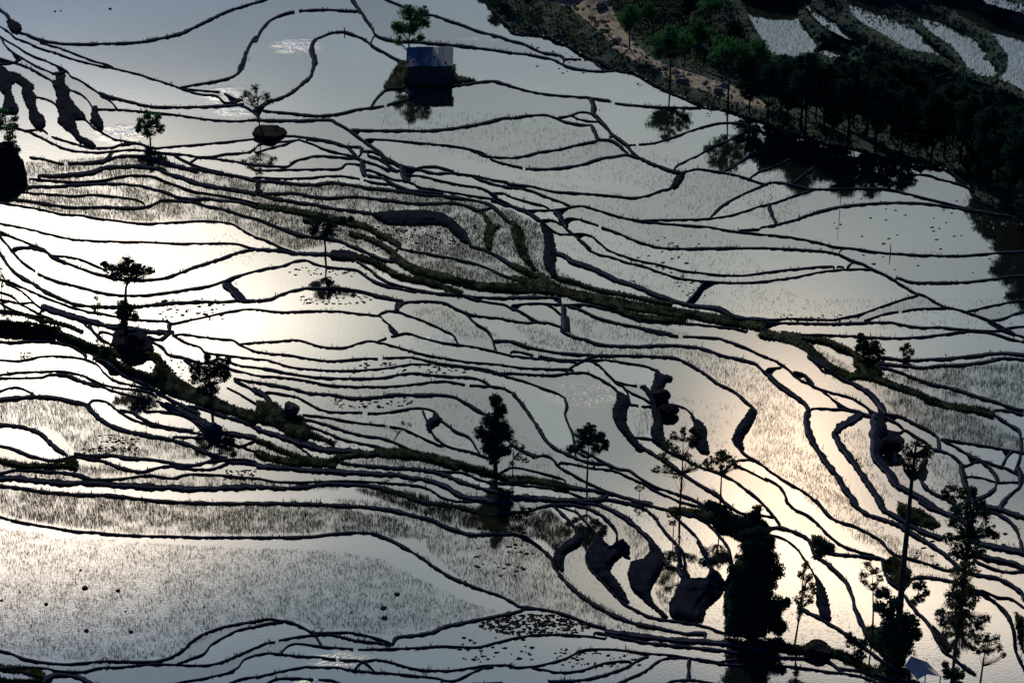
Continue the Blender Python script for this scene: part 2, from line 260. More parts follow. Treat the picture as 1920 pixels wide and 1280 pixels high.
TRACES = """
@0,0
22 0,70 50,110 75,150 110,190 140,235 200,255 300,295 400,315 560,326 800,324 1000,316 1150,294 1350,248 1500,180 1700,85 1920,15
P 55,150 90,150 150,185 158,215 130,240 80,225 62,190
14 0,195 60,235 120,285 200,315 300,360 400,390 560,445 700,480 850,510 1000,545 1150,590 1300,640 1380,670 1500,705 1620,715 1690,765 1800,760
14 300,315 420,350 560,400 700,455 800,480 850,505
13 0,270 60,310 130,350 200,395 330,450 450,500 510,540 530,570 600,600 700,665 760,710 850,745
13 0,275 50,350 130,410 240,475 330,520 420,550
P 410,545 470,535 490,560 475,600 490,640 450,620 430,580
16 0,435 100,465 180,490 280,540 380,600 440,650
12 0,478 100,465
P 430,560 470,600 485,630 520,670 510,710 560,790 620,850 640,890 560,890 570,960 600,1020 700,1070 720,1100 660,1095 600,1060 530,990 470,950 435,905 450,860 425,780 430,730 415,660 385,605 420,610
14 510,670 580,690 640,730 680,780 700,830
P 695,800 730,800 730,850 770,920 770,965 730,960 680,910 690,870
14 630,885 700,950 780,1000 860,1040 960,1060 1050,1075 1150,1105 1300,1095 1500,1080 1700,1060 1920,1040
20 740,690 850,730 960,755 1080,785 1200,798 1500,798 1750,785 1830,772
18 1760,770 1840,800 1920,850
12 750,710 830,760 880,815
14 740,815 900,820 1080,835 1250,850 1400,870 1550,890 1750,905 1920,905
P 0,490 40,510 60,540 130,550 200,600 250,640 240,680 265,720 260,790 275,830 330,880 335,930 310,970 260,940 220,890 225,820 190,770 170,700 165,640 120,610 80,620 75,680 110,770 135,800 130,850 60,850 10,830 30,780 40,720 0,670
12 270,725 340,740 400,765 430,800
14 310,970 360,1000
14 385,1020 480,1050 600,1085 680,1105 780,1105 850,1100 900,1080 960,1065
15 60,930 150,965 250,1000 350,1050 430,1090 520,1120 620,1135 750,1140 900,1125 1000,1120 1100,1130 1200,1140 1300,1160 1400,1210 1500,1250 1600,1275 1680,1290
18 1050,1075 1120,1120 1200,1140 1320,1150 1420,1160 1500,1175 1600,1170 1700,1150 1850,1140 1920,1100
14 1500,1175 1600,1185 1680,1195 1800,1215 1920,1240
18 220,1175 300,1185 400,1210 480,1225
24 510,1220 640,1215 780,1200 880,1170 980,1165 1080,1170 1180,1190 1300,1230 1400,1260 1480,1280
18 1350,655 1450,635 1600,610 1720,580 1790,540 1830,480 1840,420 1870,340 1920,270
38 1805,510 1835,450 1850,390
12 1390,665 1560,680 1650,685
12 1680,695 1740,725 1800,750
@480,0
20 0,310 30,240 90,165 160,120 230,95 290,85
18 320,78 500,70 650,75 780,82
28 725,0 770,60 790,90
22 790,90 830,150 870,210 900,260 960,285 1050,305 1180,310 1300,320 1540,338
22 1580,345 1700,360 1830,380 1920,395
16 880,280 860,325
20 470,280 560,245 650,235 720,255 800,285 850,320 900,360 960,390 1030,430 1100,460 1140,465
36 450,290 425,350 425,400 445,440 445,490 425,540
22 425,540 400,580 350,620 280,680 220,715 160,740 100,755
20 950,-20 1060,30 1150,65 1250,100 1340,115 1450,155 1560,190 1680,235 1800,265 1920,305
20 60,825 200,840 400,860 500,862 620,850 740,820 850,805 960,793
20 860,800 900,740 950,690 980,665 1100,665
20 980,785 1050,765 1200,720 1300,690 1400,655 1500,640 1650,615 1780,605 1860,625 1920,645
22 0,880 100,900 300,900 540,895 600,920 680,960 740,1000 800,1050 860,1090 920,1130 960,1170 1020,1210 1080,1240 1200,1255
22 720,970 900,975 1100,975 1300,975 1500,955 1700,920 1840,885 1920,880
16 820,1045 880,1042 1100,1055 1300,1075 1500,1095 1680,1135 1740,1170 1800,1205 1920,1240
16 1740,1170 1920,1180
18 200,1018 400,1030 560,1055 640,1080 700,1095 780,1095
16 330,1045 420,1075 500,1110 600,1140 720,1165 800,1200 900,1230 960,1260 1000,1280
20 380,1040 500,1050 620,1080 690,1105 740,1150 790,1200 815,1240 815,1290
34 785,1095 800,1120 790,1160
16 810,1130 870,1130 930,1160 1000,1190 1060,1220
20 840,1160 900,1180 950,1205 1010,1250 1060,1280
17 0,1230 100,1240 230,1245 280,1210 360,1185 480,1165 620,1175 740,1185 800,1200
15 0,1270 200,1270 500,1265 630,1260 680,1225 780,1230
12 0,1110 30,1075 100,1060 180,1060 250,1055 320,1045
12 0,1140 100,1110 200,1085 290,1050
18 1200,1260 1280,1245 1400,1260 1480,1280
G 1080,455 1140,465 1500,480 1500,560 1600,585 1650,603 1480,632 1460,640 1140,650 1100,675 980,668 955,650 1000,580 1040,520
@960,0
20 0,305 80,325 160,360 230,390 320,405 380,425 390,460
12 390,440 520,442
12 540,445 590,447
18 0,390 120,405 230,425 320,450 400,490 500,515 620,530 770,530
18 0,645 150,685 300,708 450,720 590,730 740,755
18 770,770 900,785 1050,795 1150,800 1350,805 1420,805
38 605,745 620,790 620,850
26 620,860 660,900 710,950 760,1010 820,1050 870,1090 900,1130 960,1180
24 960,1180 1040,1220 1120,1250 1200,1275 1280,1295
18 0,885 100,865 240,858 320,880 400,910 500,930 590,935
11 340,880 440,865
11 450,860 500,840 570,840 620,870
11 450,865 500,890 580,905 660,910
28 600,935 620,980 650,1040
20 650,1045 730,1045 790,1075 840,1120 870,1150
11 730,1025 780,1015
20 0,1180 100,1165 200,1140 360,1115 500,1080 630,1055
20 100,1262 250,1265 400,1250 540,1225 640,1190 760,1170 860,1155 950,1180
16 0,1235 80,1255
14 880,1085 930,1085
16 950,1080 1060,1070 1150,1045 1250,1010 1350,975 1450,945 1560,920 1700,920 1780,940 1850,970 1920,1000
16 1230,1245 1320,1195 1400,1160 1500,1095 1600,1060 1700,1010 1820,975
18 1590,1280 1680,1230 1760,1180 1860,1130 1920,1090
@1440,0
14 0,1020 100,1050 200,1070 260,1100 330,1125 440,1160
15 -80,1290 0,1260 100,1220 200,1170 310,1125
18 190,1370 250,1320 320,1270 380,1220 440,1180 540,1155 620,1175 750,1205 830,1220
14 440,1160 520,1110 600,1095
@0,300
30 300,110 400,115 500,105 600,100 700,85 780,50 900,45 1050,40 1180,60 1280,100 1400,140 1500,175 1650,200 1800,225 1920,245
26 510,22 700,15 780,0
28 1080,-20 1200,10 1300,35 1400,55 1500,65 1650,95 1800,120 1920,150
14 220,135 320,145 450,155 620,160 780,145 900,120 1000,110 1150,120 1250,160 1350,195 1450,230 1600,255 1750,280 1920,320
20 210,200 400,195 600,180 750,175 900,175 1050,190 1150,215 1250,240 1340,275 1450,290 1550,285 1650,300 1800,310 1920,340
16 120,235 250,245 400,255 560,265 700,255 850,270 980,285 1050,305 1080,320
24 0,265 80,285 200,300 350,325 500,345 650,350 800,345 950,355 1080,350 1170,320 1220,295 1350,300 1450,310 1550,340 1700,370 1850,420 1920,440
14 0,315 120,335 300,365 450,400 600,410 750,435 900,455 1050,472 1200,470 1350,460 1500,452 1650,460 1750,480 1850,540 1920,580
12 0,470 200,510 400,560 550,590 800,605 1050,610 1300,620 1500,622 1700,620 1800,630 1880,655 1920,660
13 0,530 100,575 250,635 320,670 380,710
22 380,710 440,740 560,790 700,840 850,875 950,895 1150,890 1250,875 1350,840 1450,800 1600,755 1750,700 1850,672 1920,665
20 105,658 180,650 270,660 340,680
26 260,640 340,665
13 380,710 500,720 600,740 700,780 800,830
19 0,570 60,640 120,710 180,770 265,828
19 280,845 400,895 550,935 700,975 850,1005 1050,1010 1250,990 1450,960 1600,930 1680,905 1750,875 1850,845 1920,830
26 0,690 60,780 130,850 250,920 380,1000 500,1050 600,1080 800,1095 1050,1090 1250,1070 1450,1058 1650,1055 1780,1050 1920,1050
46 1695,920 1750,970 1815,1040
16 0,890 80,910 200,965 350,1030 500,1085 650,1130 780,1150 920,1180 1050,1195 1250,1205 1280,1215
11 1300,1220 1400,1200 1550,1170 1700,1135 1850,1115 1920,1115
11 40,920 130,960 200,1010 260,1070 310,1110
13 0,985 80,1010 150,1070 220,1110 300,1150 400,1190
13 0,1040 100,1060 150,1070
13 0,1065 100,1120 200,1150 320,1170
42 330,1090 400,1120 480,1145 560,1165 640,1190 720,1210 850,1240 940,1255 1060,1268 1250,1285
16 590,1170 640,1230 700,1280 760,1330
44 1272,1215 1275,1300
V18 0,1135 120,1140 300,1195 420,1215 520,1240 620,1290
V20 0,1215 150,1220 300,1235 450,1265
@480,300
18 0,570 80,600 180,650 300,690
26 0,665 150,670 300,695 450,700 560,705 720,735
P 560,685 640,675 700,685 760,700 755,750 650,745 560,720
20 750,755 830,800 880,840 930,880 1010,920 1130,950 1280,985 1420,1000 1550,1010 1700,1025 1920,1030
19 0,825 100,805 200,790 300,752 380,750 480,785 600,805 750,820 830,870 900,910 1000,945 1100,965 1200,985
14 0,125 200,135 400,128 580,115 680,120 780,138
14 805,148 900,165 1000,180 1100,215 1250,240
24 0,150 150,155 350,180 450,178 560,165 700,180 850,205 1000,220 1120,235 1300,255 1500,275 1650,300 1750,330 1830,390 1880,440 1920,475
P 0,150 30,155 20,210 60,250 0,250
24 30,250 150,245 300,245 400,265 560,280 750,270 950,290 1150,315 1300,320 1450,315 1580,335 1660,370
G 1640,350 1720,400 1780,480 1850,495 1800,520 1780,560 1770,650 1760,690 1720,640 1710,560 1730,480 1700,420
26 0,245 120,275 300,310 450,330 600,360 750,380 900,395 1050,385 1200,375 1350,390 1430,420 1500,470 1560,530 1600,600 1620,640 1750,680 1850,740 1920,780
P 860,400 1050,385 1250,385 1400,405 1490,460 1570,540 1595,620 1540,600 1430,490 1300,470 1150,480 980,470
V38 0,345 150,360 300,380 450,410 560,430 700,470 800,490 900,540 1000,590 1080,640
28 0,430 100,470 200,510 350,560 500,580 620,600 720,640 800,670 900,720 1000,750
V30 350,440 440,470
V34 700,550 850,590 950,640 1050,700
V40 760,720 900,770 1000,830 1100,880 1250,900 1350,930 1450,970 1540,1000
V60 1020,710 1150,800 1300,850 1450,890 1600,930 1750,950 1920,960
18 1100,665 1250,690 1400,720 1550,750 1700,790 1850,860 1920,890
22 0,1050 100,1040 200,1000 300,970 420,955 600,958 750,975 900,1010 1100,1055
40 1075,1070 1055,1110
18 1090,1080 1130,1060 1300,1055 1420,1070 1500,1110 1600,1150 1700,1170 1820,1180 1920,1200
20 1580,1150 1650,1220 1750,1290
14 0,1118 200,1135 400,1128 600,1130 750,1145 920,1165 950,1190 1000,1230 1060,1290
15 910,1165 960,1135 1050,1130 1150,1165 1300,1220 1420,1280 1480,1310
17 1540,1010 1650,1045 1800,1070 1860,1080 1920,1110
36 800,0 810,80 830,110
16 850,70 930,100 1030,140 1150,160 1230,200 1350,220 1500,245 1650,270 1770,290 1850,330 1920,345
22 830,110 950,130 1040,180 1150,220 1250,230 1400,245
38 1100,70 1110,110 1140,150
16 830,10 950,50 1060,75 1200,65
20 930,-10 1060,25 1150,55 1250,75 1350,95 1450,95 1600,110 1700,150 1800,180 1920,200
14 1200,60 1250,50 1350,45 1450,70 1500,95 1650,115 1750,140 1890,160
16 1130,110 1250,120 1400,155 1550,185 1680,205 1780,250 1810,270
15 1780,245 1850,245 1920,275
14 1780,275 1870,310 1920,340
@960,300
18 -60,165 0,175 150,195 300,230 500,245 700,260 900,280 1020,260 1120,225 1200,200
P 1195,195 1230,120 1300,85 1275,150 1225,215
16 1270,90 1350,70 1420,65 1550,85 1700,115 1850,165 1920,180
17 0,205 120,220 250,270 380,315 440,345
14 0,275 100,305 220,335 280,365
16 0,340 100,370 200,375 300,370 400,360 460,345 550,345 650,375 800,420 950,450 1100,470 1300,485 1450,495 1600,520 1750,540 1920,555
14 950,450 1150,445 1400,440 1600,420 1750,380 1850,345 1920,330
18 1490,425 1560,350 1640,300 1750,245 1850,200 1920,170
14 1700,525 1850,508
16 1860,520 1870,500 1920,490
34 320,375 355,400 375,450 400,470
14 410,435 500,440 600,470 650,490
19 670,500 800,545 900,590 1000,625 1100,650 1300,660 1600,655 1920,655
15 200,445 290,445 370,480 420,520 470,560 510,600 570,660 640,700 760,730 880,770 980,790 1100,835 1250,880 1400,900 1600,915 1750,915 1920,905
13 340,545 450,550 540,550 600,570 660,620 720,670 820,710 950,750 1100,780 1250,820 1400,840 1600,860 1750,860 1920,835
22 490,585 530,610 590,660
19 1440,900 1400,960 1310,1065
24 0,345 80,370 150,410 210,450
P 200,440 250,500 300,545 320,640 330,700 320,800 340,880 300,870 250,780 240,720 250,620 235,540
32 330,690 400,720 460,760 560,790 680,840 800,900 950,950 1100,1010 1250,1060 1400,1090 1550,1110 1650,1160 1750,1180 1920,1195
G 0,440 50,480 90,560 100,640 140,760 200,830 320,900 260,880 140,810 60,720 20,620 0,560
V36 0,790 100,830 250,900 350,950
V34 0,870 130,905 260,930
V64 0,950 200,960 400,990 700,1050 1000,1110 1300,1150 1600,1200 1920,1250
V40 400,1000 700,1080 900,1160 1100,1190 1300,1200
V22 330,880 450,910 600,960 800,1000 1000,1040 1200,1080
22 -30,1025 330,1025 350,1060
16 0,1085 150,1070 280,1075 400,1080 550,1080 700,1110 850,1160 950,1200 1100,1210 1300,1220 1500,1240 1700,1265 1760,1280
18 0,1105 80,1140 180,1200 220,1215
14 0,1200 100,1215 250,1215 350,1240 400,1280
15 270,1080 330,1120 380,1170
36 400,1190 410,1275
20 420,1090 520,1120 650,1180 800,1220 950,1250 1100,1280 1200,1300
@1440,300
17 0,170 60,165 150,175 300,210 400,215 520,212 870,212 1000,240 1130,270 1250,300 1400,335 1550,370
16 0,335 120,295 250,245 350,220
30 5,320 15,345
20 0,495 150,460 300,410 400,375 550,345 750,325 950,315 1150,320 1350,345 1550,375 1750,405 1920,430
17 0,560 200,580 350,610 500,645 650,660 800,685 1000,700 1250,712 1500,710 1750,690 1920,680
20 570,650 540,690
17 0,655 200,665 400,680 520,700 620,745 720,780 800,820 900,870 1000,930 1100,990 1170,1010 1250,1055 1320,1095 1400,1110 1500,1140 1650,1195 1800,1270 1850,1300
18 640,755 595,800
15 0,835 150,820 350,800 490,795
15 520,795 570,800
13 0,900 200,875 400,835 600,815 720,815 800,820
18 970,880 1080,910 1250,915 1500,910 1700,885 1850,865 1920,865
15 500,1190 700,1150 850,1095 1000,1045 1130,1005
13 720,1200 800,1175 900,1145 980,1132
14 1005,1130 1150,1110 1340,1105
15 1480,1135 1650,1095 1800,1065 1920,1045
18 1670,1200 1780,1180 1860,1145 1920,1130
14 0,1190 200,1185 350,1190 520,1195
18 0,1210 200,1218 500,1222 700,1215 900,1212 1000,1230 1150,1250 1300,1250 1450,1265 1700,1275 1820,1250 1920,1243
14 190,170 250,120 330,60 400,10
12 470,200 560,160 700,90 800,40 860,25 950,25 1080,50 1150,90
12 900,200 1000,150 1080,110 1200,110 1300,145 1450,180 1550,230
@0,620
26 0,75 100,80 200,70 350,70 450,85 550,110 620,150 650,200
14 0,215 130,222 220,205 350,185 450,185 560,195 660,215 730,250 780,310 850,365 950,395 1080,420 1150,450
15 0,325 120,310 300,302 480,300 600,325 700,365 780,400 900,425 1050,440 1130,460 1170,490 1170,520
14 0,350 150,350 300,345 360,325 420,320
26 420,320 500,330 580,360 650,385 750,410
14 750,410 860,450 980,480 1080,505
24 1080,505 1110,530 1060,580 1030,610
14 0,445 70,425
14 85,420 130,418 190,440 250,470
34 0,505 150,490 300,485 450,500 560,525 650,545 700,600 760,660 850,710 950,745 1100,775 1250,800 1350,830 1450,860 1550,905 1650,940 1700,945
14 690,520 750,515 820,540 880,590 960,640 1050,680 1150,710 1280,735 1400,750 1500,765 1600,790 1700,830 1800,860 1920,900
20 900,590 1000,610 1040,640 1150,690 1300,725 1450,745
30 720,205 800,225 870,280 950,330 1050,370 1130,410 1200,460 1280,510 1370,550 1450,590 1500,620
36 1200,530 1300,590 1400,630 1500,690 1620,740 1760,770 1920,790
28 1400,565 1500,570 1600,600 1700,640 1820,670 1920,730
60 1240,540 1400,600 1540,680 1650,730
16 1300,790 1450,795 1560,800 1700,835 1800,860
16 1100,600 1200,600 1350,620 1450,680 1550,760 1700,755 1800,765 1920,810
V60 400,10 560,70 700,130 850,160 1000,180 1150,190 1230,280 1330,380 1450,450 1600,520 1750,590 1920,640
V50 700,190 850,230 950,290 1100,340 1220,420 1350,480 1500,530 1700,590 1850,640 1920,690
V90 1150,300 1300,400 1450,470
P 840,110 850,30 890,-10 1060,-10 1120,60 1150,140 1000,160
V26 0,30 200,30 380,40
20 700,0 760,60 830,100
14 760,0 870,40
20 1080,40 1150,80 1220,120 1260,170 1350,190 1450,220 1540,240
26 1290,0 1200,60 1110,40
14 1300,30 1380,20 1500,40 1620,55 1740,65 1800,100 1860,130 1920,150
11 1800,95 1850,90 1920,85
14 1300,30 1400,85 1500,120 1550,160 1700,180 1850,200 1920,207
13 1620,190 1700,220 1800,255 1920,268
13 1700,270 1800,300 1920,330
20 1380,210 1450,260
18 1750,350 1850,370 1920,375
20 1760,370 1850,410 1920,450
14 1700,420 1800,470 1920,540
30 0,695 150,710 250,735 320,770 370,820 430,880 500,920
24 0,855 100,880 200,920 320,955 420,965 500,950 560,935 700,955 800,980 900,1020 1050,1050 1130,1040
26 560,915 700,930 850,925 950,945 1100,955 1250,975 1380,1000 1480,995 1600,965 1750,960 1920,975
18 1130,1025 1250,1010 1400,1025 1560,1035 1650,1010 1720,985 1850,985 1920,1000
V28 0,970 100,990 200,1010 330,1010 500,1010
26 0,1060 100,1040 250,1040 400,1050 560,1070 700,1110
G 480,960 560,950 590,1000 580,1040 510,1030
50 0,1090 200,1100 350,1115 500,1130 700,1130 900,1145 1100,1155 1300,1165 1500,1175 1700,1165 1920,1150
18 700,1110 900,1105 1100,1080 1200,1090 1300,1100 1380,1075 1500,1070 1700,1080 1850,1095 1920,1100
26 0,1155 150,1170 300,1195 450,1210 600,1220 800,1225 950,1240 1100,1260 1300,1275 1600,1285 1920,1285
@480,620
12 0,80 150,75 280,65 350,72 450,105 550,122 680,118 780,85 850,72 950,88 1100,130
12 1140,145 1250,170 1400,200 1600,230 1780,245 1920,262
12 910,75 980,50
14 1010,40 1080,20 1150,15 1250,50 1400,85 1550,105 1700,130 1850,165 1920,185
26 1030,0 1070,20
14 0,152 120,170 250,178 400,205 550,222 650,218 780,205 915,203
14 950,200 1100,195 1200,200 1350,235 1500,255 1620,268 1750,290 1830,312 1920,310
10 1330,240 1450,255 1600,275 1750,305 1850,330 1920,345
10 0,208 80,215 180,245 280,270 420,285 600,295 800,290 980,275 1100,255 1180,245 1300,248
20 0,270 120,285 250,315 400,338 600,350 800,352 950,345 1100,320 1200,315 1350,330 1500,340 1620,345 1700,370 1760,410
16 0,330 200,345 350,365 500,395 650,410 850,415 1050,410 1200,395 1350,375 1450,378 1570,400
16 1600,405 1750,412 1850,425 1920,460
24 0,385 150,405 280,430 400,460 550,470 650,490 750,500 900,490 1050,472 1250,475 1400,475 1500,495 1580,540 1650,580 1720,620
15 80,455 200,470 320,500 420,555 500,590 580,605 800,608
15 835,612 950,612 1080,590 1200,575 1300,585 1350,610
P 1330,600 1390,660 1370,690 1320,720 1300,760 1280,710 1290,670 1340,640
16 1290,690 1310,740 1350,800 1420,850 1500,880 1600,900 1740,945
18 1370,650 1430,700 1500,750 1600,795
16 350,625 500,640 650,665 800,690 970,705
16 1000,710 1100,730 1200,775 1300,820 1400,860
18 350,655 500,690 650,740 800,780 950,800 1080,850 1180,895 1300,925
18 350,690 450,730 560,770 650,810 800,840 920,865 1000,900
G 0,520 150,540 200,590 350,640 380,700 430,770 400,800 340,820 260,790 150,720 0,680
V26 400,770 500,810 590,850
40 -20,430 60,470 120,530
50 0,720 120,760 250,800 400,850 550,880 700,890 850,910 960,915
V40 900,900 1050,900 1200,920 1350,950 1480,985 1600,1020 1750,1060 1920,1120
V32 560,985 650,940 800,925 1000,930 1200,940 1400,985 1520,1030
14 240,800 330,870 420,940
V24 0,810 100,850 200,900 300,940 450,960 600,980
V46 0,910 100,950 250,980 400,985 600,1000
40 0,1000 150,1010 300,1025 500,1040 700,1050 900,1060 1050,1070 1200,1095 1350,1130 1450,1170 1550,1230 1700,1255 1920,1260
26 680,990 850,1005 1050,1020 1200,1030 1350,1050 1450,1085 1550,1130 1700,1175 1850,1215 1920,1230
16 1340,1045 1550,1060 1650,1100 1750,1130 1920,1140
15 0,1100 150,1125 300,1130 500,1125 700,1120 900,1130 1100,1145 1250,1165 1330,1200 1400,1245 1500,1270
34 0,1160 200,1170 400,1155 550,1135 700,1140 900,1160 1020,1190 1120,1220 1220,1265 1300,1290
@960,620
22 370,-10 450,35 550,60 650,95 800,110 1000,110 1200,105 1350,115 1480,145 1600,185 1720,210 1820,240 1870,285 1920,325
18 1000,-10 1100,15 1250,35
18 1280,38 1500,45 1600,70 1750,120 1850,170 1920,200
22 0,75 100,110 200,135 350,160 550,175 700,180 850,180 1000,185 1200,195 1290,225 1380,275 1480,340 1550,395 1650,440 1750,520 1810,570
P 1770,540 1830,590 1830,630 1800,700 1750,760 1720,830 1740,890 1700,860 1660,800 1690,720 1760,620 1790,570
18 1650,800 1690,860 1760,930 1830,970 1920,1030
13 0,150 150,175
13 200,185 350,210 470,215 600,215 700,215 850,235 1000,260 1080,290
13 0,180 200,205 350,220 480,230
18 420,285 500,235 570,200 640,180
17 0,265 150,278 300,282 420,285 460,295
16 0,315 150,322 300,328 420,315 550,310 650,350 760,420 800,460
P 790,450 850,480 885,520 860,590 850,680 880,750 950,840 1000,890 960,900 870,800 800,720 760,640 756,580 790,520
26 830,720 880,780 950,850 1050,910 1150,970 1250,1040 1350,1110 1450,1170 1550,1230 1600,1280 1650,1330
15 590,220 660,260 720,320 780,380 850,430
15 900,460 1000,510 1050,540
11 780,375 870,400 940,408
11 960,415 1000,430 1040,470
P 1080,290 1130,330 1200,345 1200,370 1160,370 1130,420 1110,460 1160,490 1170,530 1130,545 1050,540 1030,490 970,420 1000,410 1040,450 1070,370
12 880,545 950,555
12 970,560 1050,565
P 1050,560 1100,545 1220,595 1180,630 1130,680 1130,750 1150,830 1180,880 1120,870 1060,820 1045,750 1070,680 1060,620
17 1050,810 1120,870 1200,910 1300,960 1420,1020 1550,1060 1650,1110 1750,1180 1830,1240 1870,1280 1900,1320
12 1170,545 1270,565 1330,600 1370,650
P 1345,640 1430,690 1460,740 1460,820 1480,910 1420,900 1330,820 1370,760 1370,690
12 0,355 80,370 200,415 320,455 390,490
26 400,500 412,560 400,630
20 400,630 430,710 460,780
22 0,455 50,510 110,590 170,680 220,760 260,820 330,880 420,920 520,965 620,985 720,995
28 180,690 235,780
20 600,930 700,985 800,1030 880,1040 950,1090 1050,1150 1150,1190 1280,1230 1400,1280 1450,1310
14 370,980 480,1000 610,1025
14 640,1030 750,1040 850,1080 960,1130 1050,1180 1200,1250 1280,1285
26 -20,840 100,900 180,935
17 180,935 260,930 310,960 360,1020 450,1070 560,1130 680,1185 800,1225
13 0,1020 150,1045 300,1080 400,1120
V50 -20,1115 150,1120 300,1145 420,1170
30 400,1160 550,1180 700,1200 850,1240 950,1270 1050,1290
14 0,1150 200,1165 350,1190 470,1220 540,1250
40 0,1245 200,1245 400,1260 650,1255
22 690,1255 850,1280 950,1310
11 1690,970 1820,965
14 1700,1010 1800,1060 1920,1120
@1440,620
17 200,25 500,30 700,40 900,50 1100,45 1300,25 1450,5 1600,5 1700,20 1800,50 1920,80
16 1650,-70 1780,0 1920,45
V64 -60,10 0,25 100,50 200,80 300,130 420,240 530,310 620,350
V38 100,20 300,50 450,80 560,130 680,190 800,250 850,330
V46 600,335 720,340 850,370 950,410 1100,460 1250,530 1400,570 1560,590 1700,620
G 640,190 780,230 860,330 800,350 700,320 640,250
26 1700,630 1800,690 1880,740 1900,800 1900,920
24 860,195 1000,215 1200,210 1400,200 1550,180 1750,165 1920,175
22 830,240 1000,255 1150,270 1300,255 1450,250 1650,225 1750,200 1920,210
24 800,255 950,290 1100,350 1250,400 1400,430 1550,480 1700,525 1850,575 1920,590
20 1700,590 1800,595 1920,625
15 0,195 80,235 150,285 220,350 320,400 430,460 500,520 600,580 680,600
18 200,305 270,325 340,390
17 330,410 480,460 600,490 700,540 780,600 850,630 970,690
30 0,320 80,400 180,470 260,530 310,590
44 310,590 300,680 320,780 380,880 430,960 500,1050 560,1140 620,1220 680,1300
16 330,580 450,580 600,590 660,600
60 690,620 580,680 500,740
46 490,750 540,830 620,940 700,1050 770,1160 830,1240 870,1300
28 640,590 720,620 800,640
14 300,180 360,240 420,300 500,320
42 300,165 440,260 540,330 650,390 750,450 830,530 880,610
22 880,620 1000,640 1100,690 1200,740 1270,790 1290,870
70 820,640 830,730
56 795,760 810,850 810,930 860,1010 920,1080 960,1150
36 960,1150 1060,1200 1180,1270 1240,1310
P 830,780 900,750 980,770 1020,820 1000,880 930,910 860,900 820,860
17 980,760 1030,740 1110,790 1180,830 1240,880
58 1200,870 1190,960 1175,1060 1165,1120
30 1150,1110 1180,1160 1250,1210 1330,1250 1400,1290
20 1230,880 1320,900 1400,940 1460,1000
46 1460,1000 1470,1080 1500,1180
40 1500,1180 1560,1270
18 1300,800 1450,830 1600,855 1800,890 1920,910
22 1290,810 1400,860 1500,920 1600,970 1680,1040 1720,1110 1710,1170
34 1710,1160 1640,1220 1560,1250
30 1830,910 1790,960 1760,1010
17 1600,970 1700,1000
17 1740,1010 1820,1040 1900,1090
12 1480,1090 1560,1090 1650,1110 1720,1130 1850,1130
46 1900,1060 1900,1160 1850,1210 1770,1290
12 0,280 100,270
17 -20,1020 80,1090 180,1150 280,1210 370,1280
17 -20,1100 60,1140 110,1190 150,1280
@0,940
19 0,110 100,135 250,165 400,190 550,215 700,225 850,240 1050,250 1250,255 1500,262 1700,262 1920,262
19 0,1110 80,1130 180,1170 300,1195 480,1212 600,1205 750,1190 900,1190 1100,1195 1200,1185 1300,1150 1380,1100 1440,1040 1520,990 1650,940 1780,910 1920,890
14 1320,1215 1420,1175 1530,1130 1580,1070 1680,1010 1780,960 1920,935
16 0,1235 200,1235 350,1245 450,1265 620,1270 750,1240 900,1235 1100,1215 1300,1215 1500,1222 1650,1200 1800,1140 1920,1090
14 1700,1280 1780,1240 1830,1180 1920,1145
@480,940
22 0,262 200,262 400,255 600,235 750,225 880,235 980,270 1100,330 1220,400 1320,470 1430,540 1550,600 1700,655 1820,695 1920,745
30 0,5 200,5 450,10 700,25 900,40 1050,60 1200,100 1320,130 1400,170 1500,205 1620,235 1920,235
32 1200,-20 1450,20 1600,50 1720,85 1850,90 1920,75
13 1500,-5 1920,12
17 0,885 100,875 180,885 260,900 350,935 430,975 550,975 700,975 850,1005 1000,1050 1020,1070
24 1020,1070 1060,1010 1200,995 1320,970 1420,930 1550,900 1750,860 1920,825
15 0,925 80,908 200,900
15 0,1085 60,1060 140,1045
15 170,1035 300,1010 420,995 540,990 650,1010 750,1035 900,1050 1000,1070
24 430,960 450,995
14 190,1125 250,1070 320,1060 450,1075 600,1090 730,1098
15 765,1102 1000,1098 1200,1090 1400,1078 1650,1085 1800,1050 1920,1025
15 0,1140 100,1130 300,1150 450,1158 600,1175
15 630,1180 800,1195
14 740,1250 800,1195 900,1180 1000,1195 1120,1230 1250,1255 1450,1260 1600,1240 1750,1220 1920,1222
@960,940
20 0,740 60,780 150,790 280,810 380,835 480,870 580,910 700,940
18 0,830 100,800 200,800
50 690,955 900,985 1100,1010 1300,1030 1500,1040 1700,1060 1920,1100
24 620,975 720,990 850,1020 1000,1050 1200,1070 1400,1090 1600,1110 1750,1140 1920,1170
14 0,1015 150,995 300,990 450,995 580,1005 700,1020
26 0,230 100,265 200,330 280,400 320,470 370,550 450,640 550,720 680,800 800,860 950,910 1100,940 1300,980 1450,980
20 0,70 100,70 200,40 300,20
20 300,10 380,90 440,150 490,210 500,250
P 490,210 530,260 520,300 440,360 390,410 380,520 340,490 310,430 330,370 390,310 470,260
14 330,30 400,45 470,65
20 490,75 550,140 600,210 630,270 590,340 560,400 570,460 620,530 700,610 780,700 860,770 950,820 1050,860 1180,885 1300,900 1450,930 1600,980 1750,1000 1920,1040
P 620,230 690,300 740,340 790,300 830,280 880,330 880,390 840,380 790,420 750,470 730,520 820,640 880,760 800,720 700,600 600,500 565,420 600,340
22 300,15 450,20 560,40 660,90 740,160 790,230 790,290
34 500,0 620,10 740,50 850,110 950,190 1030,270 1100,350 1140,420
P 1030,270 1100,340 1150,430 1130,490 1100,540 1050,620 1030,680 1060,760 1180,870 1120,850 1010,750 900,640 870,540 900,450 980,430 1040,370
17 830,390 890,420
